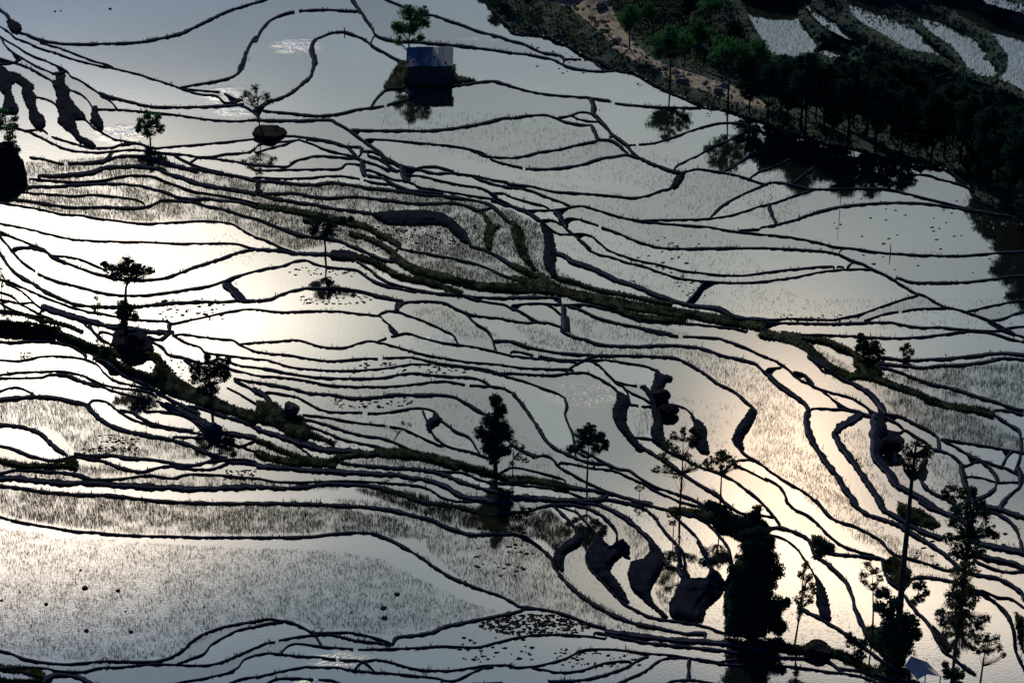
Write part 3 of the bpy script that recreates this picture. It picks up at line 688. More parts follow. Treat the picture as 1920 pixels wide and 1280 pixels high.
22 780,-10 950,30 1050,90 1120,180 1190,270 1250,330 1290,400 1300,480
38 1235,340 1270,440 1260,500 1300,570
14 1150,480 1220,490 1260,540
P 1290,470 1340,580 1460,580 1500,500 1540,520 1590,590 1580,680 1520,740 1450,800 1440,870 1410,910 1250,880 1190,840 1180,760 1230,680 1270,590
18 900,-10 1100,40 1180,60 1380,100
18 1180,60 1250,130 1330,200 1390,270 1430,340
32 1400,290 1450,390 1490,480 1500,540
18 1240,85 1380,110 1480,170 1560,260 1620,340 1645,430 1640,520 1600,600
V40 1180,60 1330,70 1500,100
G 1350,90 1500,20 1700,100 1850,150 1920,240 1920,640 1900,1000 1780,1000 1600,960 1590,700 1640,560 1680,440 1780,400 1770,330 1650,240 1500,170
15 1240,-10 1400,30 1500,40
16 1570,-20 1720,80 1880,100
13 1640,1065 1800,1080 1920,1110
14 -20,1235 150,1230 300,1200 420,1160 520,1110 620,1100 800,1105 1000,1130 1200,1145 1400,1180 1550,1210 1700,1220 1920,1230
13 150,1240 250,1255 350,1275 520,1260 600,1235 720,1200 880,1190
16 1540,1200 1650,1180 1800,1175 1920,1170
16 1380,1170 1560,1200
34 1335,1175 1330,1290
@1440,940
22 0,1165 200,1165 350,1170 450,1190 520,1240 560,1270
17 0,1230 150,1230 300,1245 450,1270 560,1280
V56 0,1070 150,1095 300,1110 450,1120 600,1170 700,1230 800,1290
26 220,780 350,845 450,900 560,970 660,1040 760,1110 850,1180 950,1230 1050,1290
30 0,185 100,190 220,230 310,280 340,360 380,410 450,460 530,530 600,610 640,720 660,800 700,890 740,970
14 0,240 100,265 200,330 270,420 330,510 380,600
P 350,540 420,640 450,750 470,880 400,860 370,760 370,640
17 -10,30 50,110 90,170
17 130,-20 200,50 300,100 380,170 460,250 550,320 650,360 800,400
26 380,350 480,380 600,395 750,405 850,420 900,450
20 360,-20 440,80 520,140 650,180 750,230 850,290 900,350 950,400
G 330,250 400,260 500,340 480,380 380,370 330,330
30 620,-20 720,70 820,110 950,155 1050,210 1150,270 1250,330 1330,390 1400,450 1450,500 1550,540 1700,560 1800,600 1900,670 1920,700
38 860,40 960,100 1080,170 1200,230 1320,270
36 1140,-10 1280,60 1400,110 1500,160
G 980,0 1150,60 1250,120 1300,180 1240,210 1100,170 980,90
26 1600,40 1750,100 1850,180 1900,300
38 1550,20 1750,50 1920,110
38 1500,280 1650,320 1800,350 1920,375
36 1550,380 1700,420 1850,450 1920,490
18 1550,430 1650,480 1780,520 1920,520
26 860,430 880,520 930,600 980,640
G 880,430 960,400 1080,520 1040,620 960,640 910,560
18 960,390 1100,430 1250,480 1350,510
26 1040,620 1080,570 1200,560 1320,580 1450,610 1560,660 1680,730 1770,810 1830,900 1850,1000 1860,1100 1900,1200 1920,1240
17 1600,660 1720,710 1820,720 1920,790
26 990,640 1050,730 1120,820 1200,900 1260,1000 1320,1100 1400,1170 1500,1250 1560,1290
P 1230,920 1320,1010 1370,1100 1350,1130 1250,1010
G 1850,820 1920,870 1920,1150 1890,1060
G 700,950 780,930 1100,980 1060,1080 1010,1230 900,1180 780,1080
@0,1200
V44 0,210 200,225 330,265
V30 0,300 150,305 330,310
34 330,285 420,250 520,250 600,270 690,320
14 1270,325 1400,300 1550,275 1700,240 1760,220
16 1700,325 1820,280 1920,265
@480,1200
14 0,275 150,235 350,195 500,195 600,195 700,215
15 60,325 150,285 300,278 430,285
15 465,288 560,292 650,325
15 700,215 850,230 1000,240 1200,260 1370,280 1420,295 1500,290 1600,245 1700,205 1780,190
18 1390,290 1400,325
22 1620,318 1850,312
@960,1200
20 270,300 400,298 560,285 700,250 850,200 950,140 1020,110
18 770,325 900,270 1000,225 1080,160 1180,125 1340,118
17 1150,325 1200,300 1330,290 1450,305 1560,325
@1440,1200
24 530,205 600,210 800,240 950,290 1100,310 1170,330
15 560,240 700,265 850,325
"""
# ---------------------------------------------------------------- survey of the banks
PAD = 240; CS = 2.0
X0, Y0, NX, NY = -PAD, -200, int((1920+2*PAD)/CS), int((1280+400)/CS)
lines = []; polys = []
ox = oy = 0
for ln in TRACES.strip().splitlines():
    ln = ln.strip()
    if not ln: continue
    if ln[0] == '@': ox, oy = map(float, ln[1:].split(',')); continue
    tk = ln.split(); h = tk[0]
    pts = np.array([[float(q) for q in p.split(',')] for p in tk[1:]])/4.0 + (ox, oy)
    if h in 'PGSW': polys.append((h, pts))
    elif h[0] == 'V': lines.append(('V', float(h[1:])/4, pts))
    else: lines.append(('D', float(h)/4, pts))
BANK = np.array([(1640/4+480,-60),(905,0),(928,26),(955,55),(960,61),(980,65),(1012,67),(1035,75),(1060,85),(1085,100),(1102,110),(1120,114),(1135,122),(1152,131),(1185,137),(1200,144),(1222,158),(1247,170),(1285,185),(1315,199),(1335,204),(1350,205),(1372,211),(1397,220),(1422,228),(1440,232),(1455,240),(1490,252),(1527,262),(1552,272),(1580,274),(1615,283),(1652,295),(1690,303),(1715,310),(1752,315),(1777,320),(1810,345),(1830,372),(1862,388),(1880,398),(1920,415),(2000,440),(2300,520),(2300,-420),(880,-420)], float)
polys.append(('H', BANK))
# terraces on the far side of the river: flooded, with dark risers between them
FAR = ["-240,-60 210,-60 232,150 290,220 360,330 350,380 240,440 100,410 -10,400 -20,330 -100,200 -160,80",
 "290,-30 340,60 420,120 500,170 600,250 700,318 640,305 540,262 430,205 340,120 290,40",
 "370,385 410,335 500,345 605,380 590,450 480,435",
 "590,-40 900,40 850,90 960,150 1080,210 1150,260 1240,340 1350,430 1420,495 1340,440 1250,405 1080,372 960,312 850,245 720,180 630,110",
 "960,-40 1050,30 1130,85 1220,145 1340,185 1440,235 1560,315 1650,400 1600,440 1690,480 1730,530 1690,572 1570,550 1500,500 1440,415 1370,335 1260,272 1180,200 1100,115 1040,45",
 "1190,-60 1420,-10 1500,45 1600,90 1720,100 1830,170 1920,235 2100,330 2100,760 1920,685 1850,640 1745,590 1800,500 1800,420 1750,350 1700,260 1600,180 1500,130 1380,65 1240,10",
 "1560,-60 1700,-20 1850,20 2100,60 2100,200 1920,90 1800,60 1650,20"]
far_polys = []
for s in FAR:
    p = np.array([[float(q) for q in t.split(',')] for t in s.split()])/4 + (1440, 0); far_polys.append(p); polys.append(('W', p))
RIVER = np.array([(1030,-60),(1035,0),(1075,20),(1120,55),(1150,92),(1190,115),(1240,145),(1300,165),(1360,190),(1430,208),(1445,196),(1370,160),(1300,138),(1250,122),(1215,103),(1185,76),(1162,45),(1142,0),(1130,-60)], float)
polys.append(('S', RIVER))
def rs(pts, step=3.0):                  # Catmull-Rom resample
    P = np.vstack([2*pts[0]-pts[1], pts, 2*pts[-1]-pts[-2]]); out = []
    for i in range(1, len(P)-2):
        p0, p1, p2, p3 = P[i-1:i+3]; L = np.linalg.norm(p2-p1); n = max(1, int(L/step))
        t = (np.arange(n)/n)[:, None]
        out.append(0.5*((2*p1)+(-p0+p2)*t+(2*p0-5*p1+4*p2-p3)*t**2+(-p0+3*p1-3*p2+p3)*t**3))
    out.append(pts[-1][None]); return np.vstack(out)
def extend(pts):                        # carry a bank on past the frame
    for end in (0, 1):
        p = pts[-1] if end else pts[0]; q = pts[-2] if end else pts[1]
        if p[0] <= 4 or p[0] >= 1916 or p[1] <= 4 or p[1] >= 1275:
            d = (p-q)/np.linalg.norm(p-q)
            if not ((p[0] <= 4 and d[0] < -0.15) or (p[0] >= 1916 and d[0] > 0.15) or (p[1] <= 4 and d[1] < -0.15) or (p[1] >= 1275 and d[1] > 0.15)): continue
            e = [p+d*60, p+d*np.array([1, 0.6])*240]
            pts = np.vstack([pts, e]) if end else np.vstack([e[::-1], pts])
    return pts
def snap(ls):                           # close the joints between neighbouring stretches of bank
    D_ = [i for i, l in enumerate(ls)]
    ends = [(i, e) for i in D_ for e in (0, -1)]
    P_ = np.array([ls[i][2][e] for i, e in ends])
    used = set()
    def onedge(p): return min(abs(p[0]-480), abs(p[0]-960), abs(p[0]-1440)) < 5 or min(abs(p[1]-300), abs(p[1]-320), abs(p[1]-620), abs(p[1]-940), abs(p[1]-1260)) < 5
    dist = np.linalg.norm(P_[:, None]-P_[None], axis=2); np.fill_diagonal(dist, 99)
    for k in np.argsort(dist.min(1)):
        if k in used: continue
        j = int(dist[k].argmin()); i1, e1 = ends[k]; i2, e2 = ends[j]
        lim = 8.0 if onedge(P_[k]) and onedge(P_[j]) else 4.5
        if i1 == i2 or dist[k, j] > lim or j in used: continue
        m = (P_[k]+P_[j])/2; ls[i1][2][e1] = m; ls[i2][2][e2] = m; used |= {int(k), j}; dist[:, j] = 99; dist[:, k] = 99
    for k, (i, e) in enumerate(ends):
        if k in used or ls[i][0] != 'D': continue
        p = ls[i][2][e]; best = None
        q_ = ls[i][2][1 if e == 0 else -2]; dr = p-q_; dr = dr/(np.linalg.norm(dr)+1e-9)
        for i2 in D_:
            if i2 == i: continue
            o = ls[i2][2]; a, b = o[:-1], o[1:]; ab = b-a
            t = np.clip(((p-a)*ab).sum(1)/((ab**2).sum(1)+1e-9), 0, 1); c = a+ab*t[:, None]; d = np.linalg.norm(c-p, axis=1); m = d.argmin()
            tip = (m == 0 and t[m] < 0.05) or (m == len(a)-1 and t[m] > 0.95)
            od = (o[0]-o[1]) if m == 0 else (o[-1]-o[-2]); od = od/(np.linalg.norm(od)+1e-9)
            lim = 4.5 if tip and abs(np.dot(od, dr)) > 0.8 else 8.5+ls[i2][1]/2
            if d[m] < lim and (d[m] < 3 or np.dot(c[m]-p, dr) > -0.3*d[m]) and (best is None or d[m] < best[0]): best = (d[m], c[m])
        if best and best[0] > 0.5:
            ls[i] = (ls[i][0], ls[i][1], np.vstack([best[1][None], ls[i][2]]) if e == 0 else np.vstack([ls[i][2], best[1][None]]))
            ends[k] = (i, e); used.add(k)
    # carry a loose end on until it meets the next bank, unless it faces a spillway gap
    for k, (i, e) in enumerate(ends):
        if k in used or ls[i][0] != 'D': continue
        p = ls[i][2][e]; q_ = ls[i][2][1 if e == 0 else -2]; dr = p-q_; dr = dr/(np.linalg.norm(dr)+1e-9)
        if not (4 < p[0] < 1916 and 4 < p[1] < 1275): continue
        tips = [P_[m] for m in range(len(ends)) if ends[m][0] != i and np.linalg.norm(P_[m]-p) < 9.5 and np.dot(P_[m]-p, dr) > 0.75*np.linalg.norm(P_[m]-p)]
        if tips: continue
        best = None
        for ang in (0, .3, -.3, .6, -.6):
            c_, s_ = math.cos(ang), math.sin(ang); d = np.array([dr[0]*c_-dr[1]*s_, dr[0]*s_+dr[1]*c_])
            for i2 in D_:
                if i2 == i: continue
                o = ls[i2][2]; a, b = o[:-1], o[1:]; r_ = b-a; den = d[0]*r_[:, 1]-d[1]*r_[:, 0]; den = np.where(abs(den) < 1e-9, 1e-9, den)
                w_ = a-p; t = (w_[:, 0]*r_[:, 1]-w_[:, 1]*r_[:, 0])/den; u_ = (w_[:, 0]*d[1]-w_[:, 1]*d[0])/den
                ok = (t > 0) & (t < 42) & (u_ >= -0.02) & (u_ <= 1.02)
                if ok.any():
                    tm = t[ok].min()*(1+abs(ang))
                    if best is None or tm < best[0]: best = (tm, p+d*t[ok].min())
        if best is not None:
            ls[i] = (ls[i][0], ls[i][1], np.vstack([best[1][None], ls[i][2]]) if e == 0 else np.vstack([ls[i][2], best[1][None]]))
    return ls
def cell(p): return ((p[:, 0]-X0)/CS).astype(int), ((p[:, 1]-Y0)/CS).astype(int)
def fillpoly(p):
    m = np.zeros((NY, NX), bool); q = (p-(X0, Y0))/CS
    y0 = max(0, int(q[:, 1].min())); y1 = min(NY-1, int(q[:, 1].max())+1)
    for y in range(y0, y1+1):
        yy = y+0.5; xs = []
        for i in range(len(q)):
            a, b = q[i-1], q[i]
            if (a[1] <= yy) != (b[1] <= yy): xs.append(a[0]+(yy-a[1])*(b[0]-a[0])/(b[1]-a[1]))
        xs.sort()
        for a, b in zip(xs[::2], xs[1::2]):
            m[y, max(0, int(math.ceil(a-0.5))):max(0, min(NX, int(math.ceil(b-0.5))))] = True
    return m
def stroke(mask, pts, w):
    for a in np.linspace(-w/2, w/2, max(1, int(w/1.5)+1)):
        t = np.gradient(pts, axis=0); t /= (np.linalg.norm(t, axis=1)[:, None]+1e-9); n = np.stack([-t[:, 1], t[:, 0]], 1)
        q = pts+n*a; i, j = cell(q); ok = (i >= 0) & (i < NX) & (j >= 0) & (j < NY); mask[j[ok], i[ok]] = True
barrier = np.zeros((NY, NX), bool); turf = np.zeros((NY, NX), bool); riser = np.zeros((NY, NX), bool)
dikes = []
lines = snap(lines)
lines.append(('D', 3.6, BANK[1:-3].copy()))
for k, w, pts in lines:
    pts = extend(pts)
    if k == 'D':
        p = rs(pts, 3.0); dikes.append((w, p))
        t0 = p[0]-p[1]; t1 = p[-1]-p[-2]
        ext = np.vstack([p[0]+t0/np.linalg.norm(t0)*8, p, p[-1]+t1/np.linalg.norm(t1)*8])
        stroke(barrier, rs(ext, 0.8), 1.0)
    else: stroke(turf, rs(pts, 1.0), w*0.9)
far = np.zeros((NY, NX), bool); hill = np.zeros((NY, NX), bool); grav = np.zeros((NY, NX), bool)
for k, p in polys:
    m = fillpoly(p)
    if k == 'P': riser |= m
    elif k == 'G': turf |= m
    elif k == 'H': hill |= m
    elif k == 'W': far |= m
    elif k == 'S': grav |= m
_r = riser.copy()
for _s, _a in ((1, 0), (-1, 0), (1, 1), (-1, 1)): _r |= np.roll(riser, _s, _a)
riser = _r
hill &= ~far; barrier &= ~hill
for (ox_, oy_) in ((0, 0),): pass
land = turf | riser | hill
water = ~(land | barrier)
# label ponds (run-based union-find)
lab = np.zeros((NY, NX), np.int32); par = [0]
def find(a):
    while par[a] != a: par[a] = par[par[a]]; a = par[a]
    return a
prev = []
for y in range(NY):
    r = water[y].astype(np.int8); d = np.diff(np.concatenate([[0], r, [0]])); s = np.where(d == 1)[0]; e = np.where(d == -1)[0]
    cur = []; k = 0
    for a, b in zip(s, e):
        l = 0
        while k < len(prev) and prev[k][1] <= a: k += 1
        kk = k
        while kk < len(prev) and prev[kk][0] < b:
            f = find(prev[kk][2])
            if l == 0: l = f
            elif f != l: par[max(l, f)] = min(l, f); l = min(l, f)
            kk += 1
        if l == 0: l = len(par); par.append(l)
        lab[y, a:b] = l; cur.append((a, b, l))
    prev = cur
roots = np.array([find(i) for i in range(len(par))]); lab = roots[lab]
u, inv = np.unique(lab, return_inverse=True); lab = inv.reshape(lab.shape).astype(np.int32)
if u[0] != 0: lab += 1
cx = X0+(np.arange(NX)+0.5)*CS; cy = Y0+(np.arange(NY)+0.5)*CS
PX, PY = np.meshgrid(cx, cy); HP = Hpx(PX, PY)
nl = lab.max()+1; cnt = np.bincount(lab.ravel(), minlength=nl); lev = np.bincount(lab.ravel(), HP.ravel(), minlength=nl)/np.maximum(cnt, 1)
small = cnt < 14; lab[small[lab]] = 0
# settle the pond levels: water steps down away from the viewer and to the right, a step never higher than a man
pairs = {}
for w, p in dikes:
    t = np.gradient(p, axis=0); t /= (np.linalg.norm(t, axis=1)[:, None]+1e-9); n = np.stack([-t[:, 1], t[:, 0]], 1)
    def side_lab(sg):
        z = np.zeros(len(p), int)
        for k in (2, 3.5, 5, 8):
            i = np.clip(((p[:, 0]+n[:, 0]*sg*(w*0.3+k)-X0)/CS).astype(int), 0, NX-1); j = np.clip(((p[:, 1]+n[:, 1]*sg*(w*0.3+k)-Y0)/CS).astype(int), 0, NY-1)
            z = np.where(z == 0, lab[j, i], z)
        return z
    a, b_ = side_lab(-1), side_lab(1)
    for i in range(len(p)):
        if a[i] and b_[i] and a[i] != b_[i]:
            sc = n[i, 1]*1.0-n[i, 0]*0.7         # >0: side +1 is the nearer / left, higher one
            hi, lo = (b_[i], a[i]) if sc > 0 else (a[i], b_[i])
            pairs.setdefault((hi, lo), 0); pairs[(hi, lo)] += abs(sc)
net = {}
for (h_, l_), w_ in pairs.items():
    o_ = pairs.get((l_, h_), 0)
    if w_ >= o_: net[(h_, l_)] = (w_, o_/(w_+1e-6))
sz = np.sqrt(np.maximum(cnt, 1))
H0 = lev.copy()
for it in range(400):
    for (h_, l_), (w_, amb) in net.items():
        if w_ < 2: continue
        up = 0.9*(1-amb)+0.03; d = lev[h_]-lev[l_]
        e = d if d < 0.0 else (d-up if d > up else 0)
        if e:
            k = sz[l_]/(sz[h_]+sz[l_]); lev[h_] -= e*k*0.9; lev[l_] += e*(1-k)*0.9
    if it < 300: lev += (H0-lev)*0.01
bad = [lev[h_]-lev[l_] for (h_, l_), (w_, a_) in net.items() if w_ > 2]
print('lev range', lev[cnt>=14].min(), lev[cnt>=14].max(), 'dev', np.percentile(np.abs(lev-H0)[cnt>=14],[50,90,100])); print('steps', np.percentile(bad, [0, 1, 5, 50, 95, 99, 100]))
LV = np.where(lab > 0, lev[lab], 0.0)
def box(a, r):
    c = np.cumsum(np.pad(a, ((r+1, r), (0, 0)), mode='edge'), 0); a = (c[2*r+1:]-c[:-2*r-1])/(2*r+1)
    c = np.cumsum(np.pad(a, ((0, 0), (r+1, r)), mode='edge'), 1); return (c[:, 2*r+1:]-c[:, :-2*r-1])/(2*r+1)
wm = (lab > 0).astype(float); FL = np.zeros_like(HP); done = np.zeros_like(wm, bool)
for r in (2, 5, 12, 30):
    den = box(wm, r); ok = (den > 0.06) & ~done; v = box(LV*wm, r)/np.maximum(den, 1e-6); FL[ok] = v[ok]; done |= ok
FL[~done] = HP[~done]
_w = np.clip(box(wm*far, 14)/0.12, 0, 1); _w = box(_w, 6)
_l = box(LV*wm*far, 14)/np.maximum(box(wm*far, 14), 1e-6)
FL = np.where(hill, np.where(_w > 0, HP*(1-_w)+_l*_w, HP), FL); FL = box(FL, 1)
def samp(a, p):
    i, j = cell(p); return a[np.clip(j, 0, NY-1), np.clip(i, 0, NX-1)]
pass

# ---------------------------------------------------------------- water: one flat sheet per pond at its own level
L2 = lab.copy()
for it in range(3):
    for s, ax in ((1, 0), (-1, 0), (1, 1), (-1, 1)):
        n = np.roll(L2, s, ax); k = (L2 == 0) & (n > 0) & (~land if it else True); L2[k] = n[k]
prand = rng.random(nl)
V = []; F = []; A = []
for y in range(NY):
    r = L2[y]; ch = np.where(np.diff(r) != 0)[0]+1; st = np.concatenate([[0], ch]); en = np.concatenate([ch, [NX]])
    k = r[st] > 0; st, en = st[k], en[k]
    if len(st) == 0: continue
    z = lev[r[st]]; ya = Y0+y*CS; yb = ya+CS
    xa, xb = X0+st*CS, X0+en*CS
    c = [at(xa, yb, z), at(xb, yb, z), at(xb, ya, z), at(xa, ya, z)]
    V.append(np.stack([np.stack([q[0], q[1], z], 1) for q in c], 1).reshape(-1, 3)); A.append(prand[r[st]])
V = np.vstack(V); F = np.arange(len(V)).reshape(-1, 4)
mesh_obj('water', V, F, water_mat(), kind='structure', attr=np.concatenate(A))

# ---------------------------------------------------------------- earth banks (bunds) along every pond
# cross-section: foot, shoulder, crest, shoulder, foot
SEC = [(-1.12, None), (-0.86, -0.02), (-0.8, 0.04), (-0.38, 0.03), (0.82, -0.10), (1.12, None)]
V = []; F = []; FM = []; nv = 0
def movavg(a, n):
    n = min(n, len(a)//2*2-1) if len(a) > 3 else 1
    if n < 3: return a
    p = np.pad(a, n//2, mode='edge'); return np.convolve(p, np.ones(n)/n, 'valid')
for w, p in dikes:
    if len(p) < 2: continue
    if p[-1][0]+p[-1][1]*.7 < p[0][0]+p[0][1]*.7: p = p[::-1]
    t = np.gradient(p, axis=0); t /= (np.linalg.norm(t, axis=1)[:, None]+1e-9); n = np.stack([-t[:, 1], t[:, 0]], 1)
    n = -n; n = np.stack([movavg(n[:, 0], 3), movavg(n[:, 1], 3)], 1)
    s = np.cumsum(np.concatenate([[0], np.linalg.norm(np.diff(p, axis=0), axis=1)]))
    seed = rng.random()*99
    hw = w/2*(0.93+0.34*(vnoise(s/7+seed, s*0+seed)-0.5)+0.34*(vnoise(s/35+seed, s*0)-0.5))
    hw = hw-0.65*np.abs(t[:, 0])        # the near face and its mirror image show below the crest
    hw = np.maximum(hw, 1.0)*(1.0+(0.25 if w > 4.2 else 0)*np.abs(t[:, 1])+0.38*min(1, max(0, (w-5)/4))*(0.5+0.5*np.abs(t[:, 1])))
    ee = np.minimum(np.arange(len(p)), np.arange(len(p))[::-1]); hw = hw*np.interp(ee, [0, 1, 2], [0.72, 0.93, 1.0])
    ctr = p + n*((vnoise(s/14, s*0+seed)-0.5)*0.22*w)[:, None]
    side = []
    for sg in (-1, 1):
        z = np.full(len(p), np.nan)
        for k in (1.5, 3, 5, 8, 11):
            l = samp(lab, p+n*(sg*(w/2*0.6+k))[..., None] if np.ndim(w) else p+n*(sg*(w/2*0.6+k)))
            q = np.isnan(z) & (l > 0); z[q] = lev[l[q]]
        f = samp(FL, p); z = np.where(np.isnan(z), f, z); side.append(z)
    zl, zr = side; top = np.maximum(zl, zr)
    for sg in (-1, -0.5, 0, 0.5, 1):
        l = samp(L2, p+n*(sg*w/2)); top = np.maximum(top, np.where(l > 0, lev[l], -99))
    tp = np.pad(top, 3, mode='edge'); crest = movavg(np.max([tp[i:i+len(top)] for i in range(7)], 0), 7)+0.12
    crest = crest+0.10*(vnoise(s/6+seed, s*0+3)-0.5)
    cxw, cyw = at(ctr[:, 0], ctr[:, 1], crest)
    for (o, dz) in SEC:
        q = ctr+n*(hw*(o+(0.16*(vnoise(s/3.2+seed+o*9, s*0+o*5)-0.5) if abs(o) > .7 else 0)))[:, None]
        if dz is None:
            zz = (zl if o < 0 else zr); x, y = at(q[:, 0], q[:, 1], crest)
            vx, vy = x-cxw, y-cyw; ln = np.hypot(vx, vy)+1e-6; drop = np.clip(crest-zz, 0, 6)
            k = 1+0.22*np.maximum(drop-0.25, 0)/ln
            x = cxw+vx*k; y = cyw+vy*k; z = zz-0.2
        else:
            z = crest+dz*min(w/4, 2); x, y = at(q[:, 0], q[:, 1], z)
        V.append(np.stack([x, y, z], 1))
    m = len(p); ns = len(SEC); b = nv
    i = np.arange(m-1)
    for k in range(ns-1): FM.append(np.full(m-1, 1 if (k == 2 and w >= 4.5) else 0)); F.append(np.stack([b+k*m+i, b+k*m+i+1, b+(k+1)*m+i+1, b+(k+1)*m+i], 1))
    for e in (0, m-1):                    # rounded-off ends
        FM.append(np.zeros(2, int))
        F.append(np.array([[b+0*m+e, b+1*m+e, b+4*m+e, b+5*m+e], [b+1*m+e, b+2*m+e, b+3*m+e, b+4*m+e]]))
    nv += m*ns
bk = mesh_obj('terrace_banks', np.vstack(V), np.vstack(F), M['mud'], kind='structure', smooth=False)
bk.data.materials.append(M['path']); bk.data.polygons.foreach_set('material_index', np.concatenate(FM).astype(np.int32))  # narrow crest strip gets the paler colour, painted as if lit

# ---------------------------------------------------------------- solid ground: risers, turf, far hillside, river bed
def erode_dist(m, n):
    d = np.zeros(m.shape); c = m.copy()
    for _ in range(n):
        d += c; c = c & np.roll(c, 1, 0) & np.roll(c, -1, 0) & np.roll(c, 1, 1) & np.roll(c, -1, 1)
    return d
gridx, gridy = np.meshgrid(X0+np.arange(NX+1)*CS, Y0+np.arange(NY+1)*CS)
def corner(a):
    p = np.pad(a, 1, mode='edge'); return (p[:-1, :-1]+p[1:, :-1]+p[:-1, 1:]+p[1:, 1:])/4
def heightmesh(name, mask, hgt, m, amp, hmax, sc=6.0):
    d = corner(erode_dist(mask, 8).astype(float)); full = corner(mask.astype(float))
    Z0 = np.where((L2 > 0) & mask, np.maximum(FL, lev[L2]+0.05), FL); cmx = np.pad(Z0, 1, mode='edge'); cmx = np.max([cmx[:-1, :-1], cmx[1:, :-1], cmx[:-1, 1:], cmx[1:, 1:]], 0)
    z = np.where(full > 0.99, np.maximum(corner(FL), np.where(d < 2.5, cmx, -99)), corner(FL)) + np.where(full > 0.99, np.minimum(hmax, 0.10+hgt*d), 0.02)
    wx, wy = at(gridx, gridy, z)
    nz = (vnoise(wx/0.9*1.0, wy/0.9)-0.5)*0.5+(vnoise(wx/sc*3, wy/sc*3)-0.5)*1.0
    z = z + amp*nz*np.clip(d/2, 0, 1)
    jx = (vnoise(gridx/3.1, gridy/3.1)-0.5)*2.2; jy = (vnoise(gridx/3.1+50, gridy/3.1+9)-0.5)*2.2
    x, y = at(gridx+jx, gridy+jy, z)
    ys, xs = np.where(mask); W_ = NX+1
    f = np.stack([(ys+1)*W_+xs, (ys+1)*W_+xs+1, ys*W_+xs+1, ys*W_+xs], 1)
    used, inv2 = np.unique(f, return_inverse=True); f = inv2.reshape(f.shape)
    v = np.stack([x.ravel()[used], y.ravel()[used], z.ravel()[used]], 1)
    return mesh_obj(name, v, f, m, kind='structure', smooth=True), z
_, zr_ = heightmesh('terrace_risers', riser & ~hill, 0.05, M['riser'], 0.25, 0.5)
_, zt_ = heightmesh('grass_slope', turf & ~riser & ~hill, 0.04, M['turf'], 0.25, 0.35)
_, zh_ = heightmesh('hillside', hill & ~grav, 0.05, M['hill'], 0.45, 0.5, 18.0)
_, zg_ = heightmesh('riverbed', hill & grav, 0.0, M['gravel'], 0.5, 0.1)
# coarse ground below everything, out to the horizon
g = np.concatenate([np.linspace(-6000, -260, 24), np.linspace(-240, 240, 97), np.linspace(260, 6000, 24)])
gy = np.concatenate([np.linspace(-4000, 120, 20), np.linspace(130, 560, 87), np.linspace(600, 9000, 30)])
GX, GY = np.meshgrid(g, gy); GZ = Hw(GX, GY)-4.5
GX_, GY_ = GX.ravel(), GY.ravel(); w_ = len(g); jj, ii = np.meshgrid(np.arange(len(gy)-1), np.arange(len(g)-1), indexing='ij')
f = np.stack([jj*w_+ii, jj*w_+ii+1, (jj+1)*w_+ii+1, (jj+1)*w_+ii], -1).reshape(-1, 4)
mesh_obj('ground', np.stack([GX_, GY_, GZ.ravel()], 1), f, M['riser'], kind='structure', smooth=True)
# ---------------------------------------------------------------- surface height lookup
top = FL.copy(); top = np.where(lab > 0, LV, top)
_zland = {}
for mk, zz in ((riser & ~hill, zr_), (turf & ~riser & ~hill, zt_), (hill & ~grav, zh_), (hill & grav, zg_)):
    zc = (zz[:-1, :-1]+zz[1:, :-1]+zz[:-1, 1:]+zz[1:, 1:])/4; top = np.where(mk, zc, top)
def ground_at(px, py):
    i = np.clip(((np.asarray(px)-X0)/CS).astype(int), 0, NX-1); j = np.clip(((np.asarray(py)-Y0)/CS).astype(int), 0, NY-1)
    return top[j, i]
def foot(px, py):
    z = float(ground_at(np.array(px), np.array(py))); x, y = at(px, py, z); return np.array([float(x), float(y), z])
def mpp(px, py):                        # metres per photo pixel across, and up (for upright things)
    b = foot(px, py); s = math.sqrt(b[0]**2+b[1]**2+(b[2]-ZC)**2)/FPX
    dx, dy, dz = ray(px, py); el = math.atan2(-float(dz), float(dy)); return s, s/math.cos(el)

